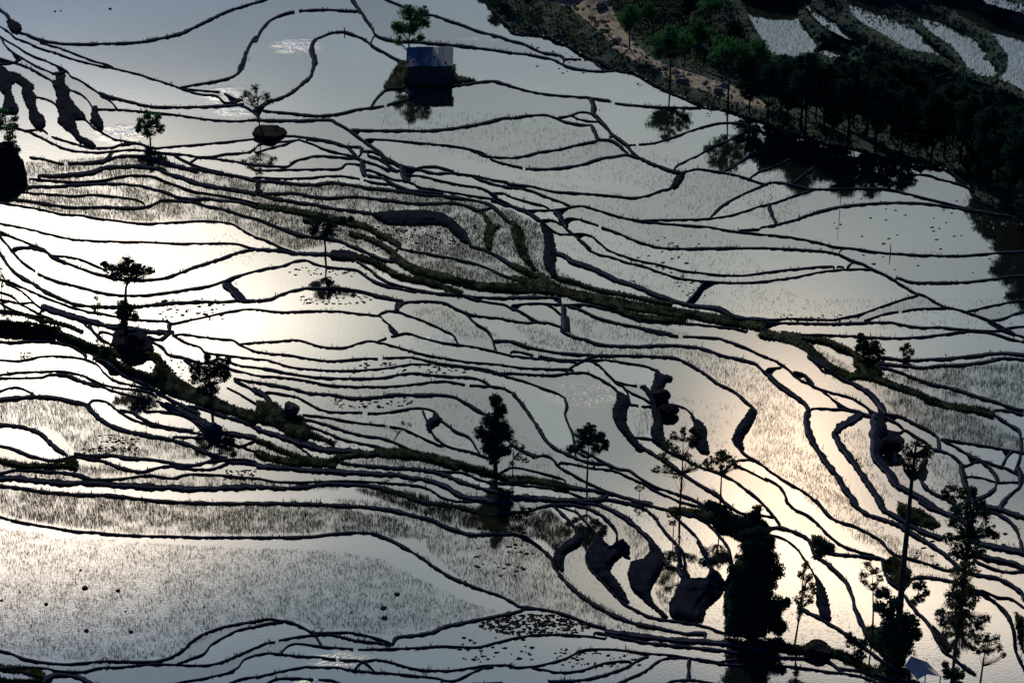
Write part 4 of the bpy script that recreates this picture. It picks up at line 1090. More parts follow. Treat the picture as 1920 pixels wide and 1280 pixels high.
# ---------------------------------------------------------------- young rice: tufts standing in the water
def pp(s): return np.array([[float(q) for q in t.split(',')] for t in s.split()])
RICE = [  # (tufts per 1000 px2, blade height m, outline)
 (165, .45, "50,305 130,300 240,292 330,305 400,325 480,340 600,342 740,352 870,372 960,395 1010,420 1040,500 1100,540 1250,575 1440,600 1300,600 1100,570 950,535 800,510 700,470 640,450 560,470 480,445 440,420 360,415 240,415 110,400 0,375 0,362 30,350"),
 (54, .34, "0,990 150,1008 350,1022 480,1028 640,1034 720,1050 800,1090 880,1130 935,1146 850,1165 750,1190 660,1185 560,1175 500,1160 420,1180 370,1205 330,1230 200,1238 80,1235 0,1215"),
 (130, .5, "0,908 170,925 300,938 480,940 620,950 740,970 800,1005 740,1008 660,995 480,1000 260,1000 120,985 0,965"),
 (55, .45, "620,935 740,940 860,962 960,980 1000,1010 1045,1060 1090,1110 1180,1160 1270,1190 1100,1170 960,1125 860,1080 780,1010 700,960"),
 (230, .6, "660,915 760,920 860,945 960,962 1030,955 1075,995 1050,1040 1020,1010 960,998 880,990 820,970 760,950"),
 (95, .5, "0,750 90,745 160,757 190,790 260,812 360,832 420,858 300,860 200,850 140,845 110,810 80,798 0,792"),
 (80, .5, "0,862 130,872 250,884 330,890 480,895 640,915 500,918 300,918 140,908 0,895"),
 (60, .45, "480,822 540,832 590,855 500,852 400,830 450,815"),
 (70, .45, "640,862 750,858 850,872 850,882 640,876"),
 (60, .45, "400,830 480,850 520,865 430,860"), (60, .45, "150,870 230,875 280,884 260,892 150,880"),
 (55, .4, "990,640 1050,628 1130,650 1280,650 1360,667 1440,702 1500,760 1510,800 1560,880 1620,960 1700,1020 1800,1070 1700,1060 1600,1000 1500,930 1440,880 1400,850 1420,770 1360,720 1270,672 1100,665"),
 (34, .4, "770,580 830,575 870,600 920,622 1000,660 900,642 800,610"), (40, .4, "1060,592 1200,605 1300,627 1250,642 1100,632"),
 (45, .4, "960,608 1040,620 1060,645 1000,645"),
 (100, .5, "1700,692 1920,680 1920,765 1800,745 1650,705"), (95, .5, "1625,712 1720,740 1850,790 1912,822 1912,848 1780,822 1680,775"),
 (70, .5, "1530,648 1600,690 1640,705 1560,690"), (50, .5, "1680,705 1760,730 1900,775 1850,780 1720,735"),
 (35, .4, "1570,812 1620,800 1640,880 1680,940 1620,900"), (40, .4, "1475,860 1540,900 1620,960 1560,930"), (30, .45, "1660,870 1720,850 1720,890 1690,900"),
 (40, .4, "1180,770 1220,765 1230,800 1195,820"), (40, .4, "1740,850 1800,860 1800,920 1750,910"),
 (60, .45, "1165,980 1215,1000 1220,1030 1190,1050 1180,1010"), (80, .5, "1232,1062 1272,1062 1262,1100 1250,1150 1228,1110"),
 (40, .4, "1555,960 1620,990 1760,1040 1700,1060 1600,1010"),
 (16, .35, "700,200 1000,215 1280,300 1500,320 1500,440 1250,350 1000,330 720,260"),
 (14, .35, "960,330 1300,380 1500,560 1900,560 1900,640 1500,600 1200,560 1050,480"), (12, .35, "1180,340 1500,300 1500,420 1300,400"),
 (12, .35, "520,320 900,350 800,380 500,350"), (10, .3, "620,700 900,740 1100,900 800,860 600,790"), (10, .3, "60,430 480,440 480,500 100,470"),
 (8, .3, "1000,860 1300,1000 1800,1250 1400,1240 900,1000"), (10, .35, "1240,740 1380,760 1360,840 1280,830"),
]
bx = []; by = []; bh = []
for dens, hh, s in RICE:
    p = pp(s); m = fillpoly(p) & (lab > 0); ys, xs = np.where(m)
    if len(ys) == 0: continue
    n = int(len(ys)*CS*CS*dens*3.6/1000); k = rng.integers(0, len(ys), n)
    px = X0+(xs[k]+rng.random(n))*CS; py = Y0+(ys[k]+rng.random(n))*CS
    keep = vnoise(px/22+len(s) % 7, py/9) > rng.random(n)*0.75-0.05
    bx.append(px[keep]); by.append(py[keep]); bh.append(np.full(keep.sum(), hh))
for p in far_polys:
    m = fillpoly(p) & (lab > 0); ys, xs = np.where(m); n = int(len(ys)*CS*CS*0.13); k = rng.integers(0, len(ys), n)
    px = X0+(xs[k]+rng.random(n))*CS; py = Y0+(ys[k]+rng.random(n))*CS; ok = (py > -60) & (px < 1990)
    bx.append(px[ok]); by.append(py[ok]); bh.append(np.full(ok.sum(), .45))
bx = np.concatenate(bx); by = np.concatenate(by); bh = np.concatenate(bh)
def blades(name, px, py, z, h, nb, wd, lean, m, spread, label, cat):
    x, y = at(px, py, z); n = len(px)
    Vs = []
    for _ in range(nb):
        a = rng.random(n)*2*np.pi; hb = h*(0.55+0.7*rng.random(n)); r0 = spread*rng.random(n); b0 = rng.random(n)*2*np.pi
        ox_ = x+r0*np.cos(b0); oy_ = y+r0*np.sin(b0); lx = lean*hb*np.cos(b0)*(0.3+rng.random(n)); ly = lean*hb*np.sin(b0)*(0.3+rng.random(n))
        w2 = wd*(0.7+0.6*rng.random(n))
        a1 = np.stack([ox_-w2*np.cos(a), oy_-w2*np.sin(a), z-0.05], 1); a2 = np.stack([ox_+w2*np.cos(a), oy_+w2*np.sin(a), z-0.05], 1)
        a3 = np.stack([ox_+lx, oy_+ly, z+hb], 1); Vs.append(np.stack([a1, a2, a3], 1))
    V = np.vstack([v.reshape(-1, 3) for v in Vs]); F = np.arange(len(V)).reshape(-1, 3)
    o = mesh_obj(name, V, F, m); tag(o, label, cat, kind='stuff'); return o
blades('young_rice', bx, by, ground_at(bx, by), bh*0.8, 3, 0.013, 0.3, M['rice'], 0.06, 'young rice standing in rows of thin tufts in the flooded terraces', 'rice')

# ---------------------------------------------------------------- grass on the banks and slopes
ys, xs = np.where(turf & ~hill); n = int(len(ys)*1.4); k = rng.integers(0, len(ys), n)
px = X0+(xs[k]+rng.random(n))*CS; py = Y0+(ys[k]+rng.random(n))*CS
hh = 0.12+0.5*np.maximum(0, vnoise(px/9, py/7)-0.4)
blades('grass', px, py, ground_at(px, py)-0.05, hh, 3, 0.07, 0.6, M['grass'], 0.25, 'rough grass and weeds growing on the terrace slopes', 'grass')
gp = []
for w, p in dikes:
    r_ = rng.random(len(p)); nz = vnoise(p[:, 0]/25, p[:, 1]/25)
    q = p[r_ < np.clip((nz-0.45)*2.0, 0.06, 0.9)*(1.3 if w > 5 else 0.6)]; gp.append(q+rng.normal(0, 0.3, q.shape)*w+np.array([.15, -.1])*w)
gp = np.vstack(gp); gp = gp[(gp[:, 0] > -60) & (gp[:, 0] < 1980) & (gp[:, 1] > -40) & (gp[:, 1] < 1320)]
blades('bank_weeds', gp[:, 0], gp[:, 1], ground_at(gp[:, 0], gp[:, 1])+0.05, 0.2+0.3*rng.random(len(gp)), 3, 0.05, 0.7, M['grass'], 0.15, 'low weeds growing along the tops of the mud banks', 'weeds')
# scrub over the far hillside
ys, xs = np.where(hill & ~grav); 
def leafmesh(name, C, size, m, parent=None, flat=0.0):
    n = len(C); a = rng.normal(size=(n, 3)); a /= np.linalg.norm(a, axis=1)[:, None]+1e-9
    b = np.cross(a, rng.normal(size=(n, 3))); b /= np.linalg.norm(b, axis=1)[:, None]+1e-9
    s = (size*(0.6+0.8*rng.random(n)))[:, None]
    V = np.stack([C-a*s*0.5, C+b*s*0.32+a*s*0.05, C+a*s*0.5, C-b*s*0.32+a*s*0.05], 1).reshape(-1, 3)
    return mesh_obj(name, V, np.arange(4*n).reshape(-1, 4), m, parent)
n = 42000; k = rng.integers(0, len(ys), n); px = X0+(xs[k]+rng.random(n))*CS; py = Y0+(ys[k]+rng.random(n))*CS
v = vnoise(px/16, py/11); z = ground_at(px, py); nearw = samp(box(far.astype(float), 7), np.stack([px, py], 1)); v = np.where(nearw > 0, np.minimum(v, 0.38), v); ok = (v > 0.30) & ((nearw <= 0) | (rng.random(len(v)) < 0.5)) & (py > -120) & (px < 2050)
px, py, z, v = px[ok], py[ok], z[ok], v[ok]; z = z+rng.random(len(z))**1.5*(0.3+4.2*np.maximum(v-0.35, 0)); x, y = at(px, py, ground_at(px, py))
o = leafmesh('scrub', np.stack([x, y, z], 1), 0.55, M['leafdark']); tag(o, 'dark tangled undergrowth covering the slope beyond the river', 'undergrowth', kind='stuff')
o = leafmesh('low_scrub', np.stack([x+0.5, y+0.4, z+0.2], 1)[(v > 0.45) & (px < 1330)], 0.5, M['leafolive']); tag(o, 'greener low bushes covering the near bank of the river', 'undergrowth', kind='stuff')

# ---------------------------------------------------------------- trees
def build_tree(name, label, cat, base, trunk, blobs, leaf=0.45, dens=1.0, m='leafdark', r0=0.18, group=None, depth=1.0, clump=0.36, upright=False, seed=None):
    global rng
    if seed is not None: rng = np.random.default_rng(seed)
    bpx, bpy_ = base; B = foot(bpx, bpy_); sx, sz = mpp(bpx, bpy_)
    root = empty(name, B, label, cat, group)
    def loc(px, py, d=0.0): return np.array([(px-bpx)*sx, d, (bpy_-py)*sz])
    tb = MB(); tp = [loc(*p) for p in trunk]; tp[0] = tp[0]+np.array([0, 0, -0.4])
    n = len(tp); tb.tube(tp, [r0*(1-0.75*i/max(n-1, 1)) for i in range(n)], 8)
    C = []
    for (px, py, rx, ry) in blobs:
        c = loc(px, py, float(rng.normal()*rx*sx*0.3*depth)); R_ = np.array([rx*sx, rx*sx*depth, ry*sz])
        ns = max(4, int(9+rx*ry/16)); 
        for _ in range(ns):
            d = rng.normal(size=3); d /= np.linalg.norm(d); q = c+d*R_*(rng.random()**0.45)*0.85
            # limb
            dist = [np.linalg.norm(q-t_)+ (0 if t_[2] < q[2] else 3) for t_ in tp[1:]]; j = 1+int(np.argmin(dist)); t_ = tp[j]
            mid = (t_+q)/2+rng.normal(size=3)*0.08*np.linalg.norm(q-t_); rb = r0*0.28
            tb.tube([t_, mid, q], [rb, rb*0.6, rb*0.25], 4)
            nl_ = int(dens*44*(0.5+rng.random())); cr = clump*min(rx*sx, ry*sz)*(0.6+0.7*rng.random())
            e = rng.normal(size=(nl_, 3)); e /= np.linalg.norm(e, axis=1)[:, None]; e *= (rng.random(nl_)**0.5)[:, None]*cr*np.array([1.25, 1.25, 0.8]); C.append(q+e)
        e = rng.normal(size=(int(ns*dens*9), 3)); e /= np.linalg.norm(e, axis=1)[:, None]; C.append(c+e*R_*(rng.random(len(e))**0.4)[:, None]*1.05)
    tb.obj('trunk', M['bark'], root, True)
    leafmesh('crown', np.vstack(C), leaf*0.5, M[m], root)
    return root
TREES = [
 dict(name='broadleaf_tree', label='bright green round tree standing behind the tin roofed field hut', cat='tree', base=(769, 120), trunk=[(769,120),(769,100),(767,80),(770,60),(772,40)], blobs=[(752,55,15,15),(785,50,18,16),(770,30,22,16),(768,55,20,14),(748,78,9,10),(790,72,8,10),(768,20,10,8),(800,42,10,12),(795,26,10,9),(742,48,8,10)], m='leaf', leaf=0.42, dens=1.25, r0=.2),
 dict(name='small_tree', label='small thin crowned tree growing from the flat mud islet', cat='tree', base=(487, 246), trunk=[(487,246),(487,225),(486,205),(485,185),(484,170)], blobs=[(483,168,10,8),(465,180,12,8),(500,182,14,9),(478,192,16,7),(510,192,8,6),(455,188,7,5)], m='leafolive', leaf=.4, dens=0.43, r0=.12),
 dict(name='leafy_clump', label='green clump of upright leafy stems on the dike near the left edge', cat='shrub', base=(282, 268), trunk=[(282,268),(282,255),(280,240)], blobs=[(268,232,9,16),(280,225,9,18),(293,232,10,16),(304,240,9,10),(262,240,7,8),(300,218,8,7),(280,250,13,12)], m='leaf', leaf=.5, dens=.7, r0=.16),
 dict(name='shrub', label='green shrub on top of the dark boulder at the left edge', cat='shrub', base=(14, 262), trunk=[(14,262),(14,245),(14,230)], blobs=[(8,230,14,16),(24,238,12,12),(12,210,9,9),(32,222,8,6),(20,255,14,8)], m='leaf', leaf=.42, dens=.9, r0=.1),
 dict(name='slender_tree', label='slender dark tree above the thick dike corner, its trunk bare and mirrored below', cat='tree', base=(610, 484), trunk=[(610,484),(611,465),(609,448),(610,430),(608,415)], blobs=[(602,412,18,12),(622,425,20,14),(590,430,12,12),(612,440,14,8),(645,418,14,8),(660,412,7,5)], m='leafdark', leaf=.42, dens=1.2, r0=.17),
 dict(name='umbrella_tree', label='tree with a flat umbrella crown and bent trunk on the dark rocky mound', cat='tree', base=(238, 622), trunk=[(236,625),(236,600),(240,575),(241,555),(243,540),(250,528),(248,512)], blobs=[(248,492,20,7),(222,508,20,10),(272,505,20,10),(248,512,34,10),(206,500,8,5),(290,512,10,6),(248,500,24,10),(228,590,14,12),(250,580,14,12),(238,570,14,10),(232,605,12,10),(255,598,10,8)], m='leafdark', leaf=.42, dens=1.15, r0=.3),
 dict(name='sapling', label='thin sapling standing left of the umbrella crowned tree', cat='tree', base=(184, 612), trunk=[(184,612),(185,590),(186,565)], blobs=[(184,562,6,6),(190,572,5,5),(180,580,6,6),(188,590,5,6)], m='leafolive', leaf=.3, dens=0.25, r0=.07),
 dict(name='sapling', label='sparse sapling leaning at the left edge beside the narrow dikes', cat='tree', base=(2, 562), trunk=[(2,562),(5,540),(10,520)], blobs=[(12,518,9,6),(6,508,7,5),(2,525,7,6),(18,526,5,3)], m='leafolive', leaf=.3, dens=0.28, r0=.09),
 dict(name='spreading_tree', label='dark spreading tree on the grassy slope left of the grey boulder', cat='tree', base=(397, 768), trunk=[(397,768),(398,745),(396,725),(398,705),(396,685)], blobs=[(395,672,8,10),(376,692,17,12),(418,692,17,12),(396,705,26,14),(370,712,12,8),(426,708,12,10),(398,728,18,12),(382,730,14,8),(432,680,7,8)], m='leafdark', leaf=.42, dens=1.2, r0=.22),
 dict(name='dense_tree', label='dark dense pointed tree in the middle of the near terraces', cat='tree', base=(929, 884), trunk=[(929,884),(929,860),(928,835),(926,800),(928,765)], blobs=[(930,755,13,13),(938,775,14,14),(918,790,17,14),(935,800,18,16),(905,812,18,12),(922,822,24,14),(948,818,16,14),(930,845,20,14),(950,845,10,10),(912,838,14,8),(925,865,14,10)], m='leafdark', leaf=.45, dens=1.7, r0=.3),
 dict(name='young_tree', label='thin see-through tree just right of the dark dense tree', cat='tree', base=(961, 893), trunk=[(961,893),(962,860),(964,830)], blobs=[(966,828,9,7),(978,838,9,6),(972,855,10,6),(985,862,8,5),(960,868,8,6)], m='leafolive', leaf=.32, dens=0.31, r0=.08),
 dict(name='young_tree', label='almost bare sapling with a few leaves left of the dark dense tree', cat='tree', base=(741, 846), trunk=[(741,846),(740,825),(748,810),(757,795)], blobs=[(757,792,7,5),(770,796,6,4),(722,798,7,4),(748,812,5,3)], m='leafolive', leaf=.26, dens=0.19, r0=.06),
 dict(name='round_tree', label='round crowned tree on a straight thin trunk right of the dark dense tree', cat='tree', base=(1100, 912), trunk=[(1100,912),(1101,885),(1101,860),(1103,835),(1104,815)], blobs=[(1104,804,14,9),(1088,815,14,9),(1122,818,14,10),(1104,820,20,12),(1132,832,10,10),(1090,832,14,8),(1068,842,9,7),(1118,842,13,8),(1078,846,8,5)], m='leafdark', leaf=.42, dens=1.15, r0=.14),
 dict(name='airy_tree', label='tall airy tree with scattered leaf clusters before the wide bank', cat='tree', base=(1274, 962), trunk=[(1274,962),(1275,925),(1276,890),(1276,860),(1276,830)], blobs=[(1276,812,8,9),(1258,820,9,9),(1248,835,11,9),(1290,828,10,8),(1262,850,14,9),(1240,860,12,8),(1284,860,12,8),(1228,882,10,7),(1300,875,12,8),(1252,880,14,7),(1320,870,8,6),(1270,890,14,6)], m='leafolive', leaf=.4, dens=0.38, r0=.15),
 dict(name='layered_tree', label='flat layered tree right of the tall airy tree', cat='tree', base=(1350, 952), trunk=[(1350,952),(1350,920),(1350,890),(1350,865)], blobs=[(1348,852,14,6),(1332,862,14,7),(1366,862,14,7),(1350,870,22,7),(1324,876,11,6),(1378,872,9,5),(1350,858,14,8)], m='leafolive', leaf=.38, dens=0.56, r0=.14),
 dict(name='sapling', label='tiny sapling on the bank below the curved dike junction', cat='tree', base=(1199, 936), trunk=[(1199,936),(1199,922),(1200,912)], blobs=[(1199,910,7,4),(1206,915,4,3),(1192,915,4,3)], m='leafolive', leaf=.26, dens=0.25, r0=.05),
 dict(name='sapling', label='sapling with scattered leaves between the curved ponds', cat='tree', base=(1262, 1008), trunk=[(1262,1008),(1262,985),(1262,965)], blobs=[(1254,962,9,5),(1268,968,8,5),(1260,978,9,5),(1248,958,6,4)], m='leafolive', leaf=.36, dens=0.31, r0=.07),
 dict(name='thicket', label='largest dark thicket of tall shrubs filling the gully', cat='thicket', base=(1412, 1192), trunk=[(1412,1192),(1414,1150),(1412,1110),(1410,1060),(1412,1020)], blobs=[(1388,1012,12,9),(1412,1006,14,10),(1434,1018,11,10)]+[(1374+x*19+(7 if y % 2 else 0), 1034+y*20, 14, 15) for y in range(8) for x in range(5) if not (y < 2 and x in (0, 4)) and not (y in (3, 4) and x == 4)]+[(1368,1180,10,10),(1462,1176,12,14),(1470,1130,7,10)], m='leafdark', leaf=.5, dens=1.0, r0=.3, depth=.5, clump=.6),
 dict(name='overhanging_tree', label='dark leaning tree stretched along the bank above the gully thicket', cat='tree', base=(1408, 1012), trunk=[(1408,1012),(1400,990),(1385,975),(1360,962),(1335,952)], blobs=[(1330,952,18,7),(1352,962,20,9),(1376,972,20,10),(1398,985,20,12),(1412,970,14,10),(1425,990,16,12),(1418,955,10,6),(1436,1000,10,8)], m='leafdark', leaf=.45, dens=1.7, r0=.2),
 dict(name='airy_tree', label='forked airy tree beside the rounded dark rock', cat='tree', base=(1490, 1205), trunk=[(1490,1205),(1494,1170),(1497,1140),(1498,1110),(1498,1080)], blobs=[(1500,1062,9,8),(1494,1080,9,8),(1508,1085,9,8),(1516,1100,8,8),(1500,1110,11,9),(1512,1125,9,8),(1492,1130,10,8),(1520,1112,6,7),(1498,1150,9,7)], m='leafolive', leaf=.36, dens=0.50, r0=.12),
 dict(name='tall_tree', label='tallest slim tree with a long bare dark trunk and small top crown', cat='tree', base=(1681, 1222), trunk=[(1681,1222),(1680,1160),(1680,1100),(1680,1040),(1681,980),(1681,920),(1682,880),(1683,860)], blobs=[(1683,858,14,9),(1666,866,12,9),(1700,862,12,9),(1672,882,14,8),(1695,885,14,8),(1710,874,8,7),(1684,900,10,6),(1662,888,7,5)], m='leafolive', leaf=.34, dens=0.34, r0=.42),
 dict(name='leafy_tree', label='leafy tree wrapped round the foot of the tallest slim trunk', cat='tree', base=(1674, 1232), trunk=[(1674,1232),(1670,1190),(1664,1150),(1660,1125)], blobs=[(1648,1120,16,9),(1668,1128,16,10),(1640,1138,14,10),(1660,1150,18,12),(1690,1158,16,14),(1668,1175,22,14),(1695,1185,20,16),(1665,1205,26,16),(1690,1215,24,16),(1708,1165,10,10),(1716,1190,9,12)], m='leafdark', leaf=.46, dens=1.1, r0=.25),
 dict(name='sparse_tree', label='sparse leaved tree left of the tallest slim trunk', cat='tree', base=(1636, 1190), trunk=[(1636,1190),(1634,1150),(1630,1110),(1626,1080)], blobs=[(1616,1062,12,7),(1608,1078,10,8),(1630,1072,10,8),(1640,1085,9,6),(1612,1095,8,6),(1632,1100,9,7),(1650,1068,7,6),(1640,1118,10,6)], m='leafolive', leaf=.4, dens=0.31, r0=.12),
 dict(name='conifer_tree', label='dark layered tree over the dikes at the right edge', cat='tree', base=(1806, 1078), trunk=[(1806,1078),(1808,1050),(1810,1010),(1811,970),(1812,940)], blobs=[(1808,930,12,8),(1800,948,18,8),(1826,950,16,8),(1784,962,16,8),(1836,968,18,8),(1808,972,22,9),(1780,985,18,9),(1840,990,22,9),(1806,998,26,10),(1855,1002,12,7),(1772,1008,14,8),(1806,1022,30,10),(1830,1038,22,8),(1788,1040,16,8),(1812,1055,16,8)], m='leafdark', leaf=.42, dens=.85, r0=.26),
 dict(name='airy_tree', label='tall airy tree in the pond left of the small round tree', cat='tree', base=(1790, 1228), trunk=[(1790,1228),(1790,1180),(1792,1140),(1793,1100),(1794,1075)], blobs=[(1792,1068,16,9),(1776,1078,14,8),(1810,1080,15,8),(1792,1092,20,8),(1775,1100,12,7),(1806,1108,14,8),(1790,1120,12,8),(1778,1140,10,8),(1802,1150,12,9),(1780,1168,10,8),(1800,1175,10,8),(1812,1135,8,8)], m='leafolive', leaf=.36, dens=0.56, r0=.2),
 dict(name='round_airy_tree', label='small round tree with a see-through crown in the bottom right corner', cat='tree', base=(1838, 1279), trunk=[(1838,1279),(1839,1250),(1840,1225),(1840,1205)], blobs=[(1840,1192,13,7),(1822,1202,11,8),(1858,1202,11,8),(1840,1208,18,9),(1816,1216,8,6),(1866,1216,9,6),(1850,1224,10,6),(1826,1224,9,5),(1874,1230,6,4)], m='leafolive', leaf=.34, dens=0.46, r0=.12),
 dict(name='bush', label='dense bush left of the dark slope below the forked airy tree', cat='bush', base=(1602, 1216), trunk=[(1602,1216),(1602,1205)], blobs=[(1595,1200,14,9),(1612,1206,14,8),(1590,1192,8,6)], m='leafdark', leaf=.4, dens=1.2, r0=.08),
 dict(name='bush', label='dark bush beside the grey tin roof at the bottom', cat='bush', base=(1782, 1279), trunk=[(1782,1279),(1782,1262)], blobs=[(1775,1262,11,10),(1790,1258,11,10),(1770,1245,7,7),(1800,1268,10,8)], m='leafdark', leaf=.42, dens=1.2, r0=.08),
 dict(name='bush', label='larger dark bush on the dike above the dense rice at the right', cat='bush', base=(1630, 670), trunk=[(1630,670),(1628,655),(1624,640)], blobs=[(1612,634,10,8),(1620,648,14,10),(1638,652,16,10),(1648,660,12,8),(1610,655,9,10),(1630,662,18,8)], m='leafdark', leaf=.42, dens=1.25, r0=.14),
 dict(name='bush', label='smaller bush on the dike right of the larger dark bush', cat='bush', base=(1699, 674), trunk=[(1699,674),(1699,660),(1698,650)], blobs=[(1698,648,8,6),(1692,658,7,6),(1707,660,8,6),(1699,666,9,6)], m='leafolive', leaf=.34, dens=.8, r0=.07),
 dict(name='bush', label='dark bush in the bend of the bank between pale curved ponds', cat='bush', base=(1535, 1022), trunk=[(1535,1022),(1535,1014)], blobs=[(1530,1013,9,6),(1542,1017,11,5),(1556,1021,10,4)], m='leafdark', leaf=.42, dens=1.2, r0=.08),
 dict(name='bush', label='airy bush by the pond edge right of the tallest slim trunk', cat='bush', base=(1722, 1110), trunk=[(1722,1110),(1722,1100)], blobs=[(1715,1096,9,9),(1728,1098,10,9),(1736,1110,7,8)], m='leafdark', leaf=.38, dens=.8, r0=.08),
 dict(name='reedy_bush', label='reedy bush growing among the ringed ponds at the right', cat='bush', base=(1790, 925), trunk=[(1790,925),(1790,918)], blobs=[(1785,915,14,7),(1805,920,14,7),(1770,922,10,6)], m='leafolive', leaf=.36, dens=.9, r0=.06),
 dict(name='shrub', label='low shrub on the dark mud step of the pointed pond', cat='shrub', base=(1305, 818), trunk=[(1305,818),(1305,810)], blobs=[(1300,810,9,7),(1310,818,9,7)], m='leafdark', leaf=.36, dens=1.0, r0=.06),
]
for k, t_ in enumerate(TREES): build_tree(seed=1000+k, **t_)
# woodland on the far bank: four kinds of tree, copied
def copy_tree(root, loc, sc, rz, label, group):
    r = root.copy(); COL.objects.link(r); r.location = loc; r.scale = (sc, sc, sc*random.uniform(.9, 1.12)); r.rotation_euler = (0, 0, rz); r['label'] = label; r['group'] = group
    for c_ in root.children:
        d_ = c_.copy(); COL.objects.link(d_); d_.parent = r
    return r
Lg = 'mid green rounded tree growing beside the stony river'; Ld = 'dark tree in the dense wood along the far bank of the ponds'
kinds = []
b0 = (1256, 168)
kinds.append(build_tree('riverside_tree', Lg, 'tree', b0, [(1256,168),(1256,140),(1255,110),(1255,85)], [(1255,62,22,12),(1235,80,22,14),(1278,80,22,14),(1255,88,32,15),(1230,98,14,9),(1285,98,14,9)], .5, 1.1, 'leaf', .2, 'green trees beside the river', seed=51))
kinds.append(build_tree('riverside_tree', Lg, 'tree', (1365, 205), [(1365,205),(1364,175),(1366,140),(1366,110)], [(1366,84,26,12),(1345,98,22,13),(1388,98,24,13),(1366,108,36,14),(1335,112,14,9)], .5, 1.1, 'leaf', .2, 'green trees beside the river', seed=52))
kinds.append(build_tree('woodland_tree', Ld, 'tree', (1500, 240), [(1500,240),(1502,205),(1500,170),(1501,140)], [(1500,120,24,14),(1478,140,26,16),(1522,142,26,16),(1500,155,38,18),(1475,170,20,12),(1528,172,20,12)], .55, 1.5, 'leafdark', .22, 'dark trees of the far wood', seed=53))
kinds.append(build_tree('woodland_tree', Ld, 'tree', (1640, 268), [(1640,268),(1641,235),(1638,200),(1641,165)], [(1640,140,20,12),(1622,158,22,14),(1660,162,22,14),(1640,178,34,16),(1620,196,18,12),(1664,198,20,12),(1640,212,24,12)], .55, 1.5, 'leafdark', .22, 'dark trees of the far wood', seed=54))
SPOTS = [(1180,92,0,.7),(1215,62,0,.55),(1305,120,0,.85),(1330,75,1,.7),(1350,140,0,.7),(1420,180,1,.75),(1290,50,3,.5),(1375,95,2,.5),
 (905,-28,2,.6),(928,-8,3,.55),(950,5,2,.45),(990,20,3,.4),
 (1405,212,3,.7),(1440,228,2,.8),(1475,235,3,.8),(1465,215,2,.75),(1510,250,2,.95),(1545,250,2,.95),(1530,225,3,.8),(1575,230,3,.85),(1590,266,2,1.0),(1625,255,3,1.05),(1640,285,3,.9),(1670,262,2,1.0),(1700,270,2,1.0),(1690,297,3,.9),(1735,280,2,1.0),(1745,308,3,.95),(1770,295,3,1.05),(1800,300,2,1.0),(1815,335,3,1.0),(1835,320,2,1.1),(1850,360,3,1.0),(1870,335,2,1.1),(1890,380,3,1.1),(1905,340,2,1.1),(1925,400,3,1.2),(1940,360,2,1.2),(1900,405,3,.9),(1960,430,2,1.1),(1985,390,3,1.2),(1930,450,3,.9),(1785,270,2,.8),(1560,262,3,.6),(1720,300,2,.6),(1600,240,2,.6)]
for (px, py, kd, sc) in SPOTS:
    p_ = foot(px, py)
    copy_tree(kinds[kd], p_, sc*random.uniform(.92, 1.08), random.uniform(0, 6.28), Lg if kd < 2 else Ld, kinds[kd]['group'])
# ---------------------------------------------------------------- field hut with a tin roof
M['stone'] = mat('hut_stone', (0.012, 0.016, 0.022), (0.07, 0.07, 0.065), 2.2, 0.9, 0.1, 0.12)
tins = [mat('tin_%s' % n_, c1, c2, 5.0, 0.8, 0.05, 0.0, 5, stretch=(1, .12, 1)) for n_, c1, c2 in
        (('blue', (0.08, 0.11, 0.15), (0.15, 0.19, 0.24)), ('pale', (0.34, 0.34, 0.33), (0.45, 0.43, 0.39)), ('dull', (0.11, 0.14, 0.18), (0.20, 0.23, 0.27)))]
def corrugated(x0, x1, yf, zf, yb, zb, pitch=0.3, amp=0.05, th=0.012):
    n = int((x1-x0)/pitch*6); xs_ = np.linspace(x0, x1, n+1); mb = MB(); v = []; f = []
    for s_ in (0, -th):
        for (y_, z_) in ((yf, zf), (yb, zb)):
            for i, x_ in enumerate(xs_): v.append((x_, y_, z_+s_+amp*math.sin(2*math.pi*x_/pitch)))
    m_ = n+1
    for i in range(n):
        f.append((i, i+1, m_+i+1, m_+i)); f.append((2*m_+i, 3*m_+i, 3*m_+i+1, 2*m_+i+1))
        f.append((i, 2*m_+i, 2*m_+i+1, i+1)); f.append((m_+i, m_+i+1, 3*m_+i+1, 3*m_+i))
    f += [(0, m_, 3*m_, 2*m_), (n, 2*m_+n, 3*m_+n, m_+n)]
    mb.add(v, f); return mb
B = foot(806, 157); s_, sz_ = mpp(806, 157)
hut = empty('field_hut', B, 'small stone field hut with a patched corrugated tin roof on its mound between the ponds', 'hut')
hw_ = 40.5*s_; wh = 34*sz_; D_ = 4.0; rise = 0.7
mb = MB(); t_ = 0.35
for (x0_, x1_, y0_, y1_, zt, zt2) in ((-hw_, hw_, 0, t_, wh, wh), (-hw_, hw_, D_-t_, D_, wh+rise, wh+rise), (-hw_, -hw_+t_, t_, D_-t_, wh, wh+rise), (hw_-t_, hw_, t_, D_-t_, wh, wh+rise)):
    mb.add([(x0_,y0_,-.8),(x1_,y0_,-.8),(x1_,y1_,-.8),(x0_,y1_,-.8),(x0_,y0_,zt-.05),(x1_,y0_,zt-.05),(x1_,y1_,zt2-.05),(x0_,y1_,zt2-.05)], [(0,3,2,1),(4,5,6,7),(0,1,5,4),(1,2,6,5),(2,3,7,6),(3,0,4,7)])
mb.obj('wall', M['stone'], hut)
for y_ in (0.1, D_-0.1):
    b_ = MB(); b_.box(-hw_-.2, hw_+.2, y_-.07, y_+.07, wh+(rise*y_/D_)-.04, wh+(rise*y_/D_)+.08); b_.obj('roof_beam', M['bark'], hut)
edges = [-43, -26, -10, 4, 15, 28, 43]; kinds_ = [2, 0, 2, 1, 0, 2]
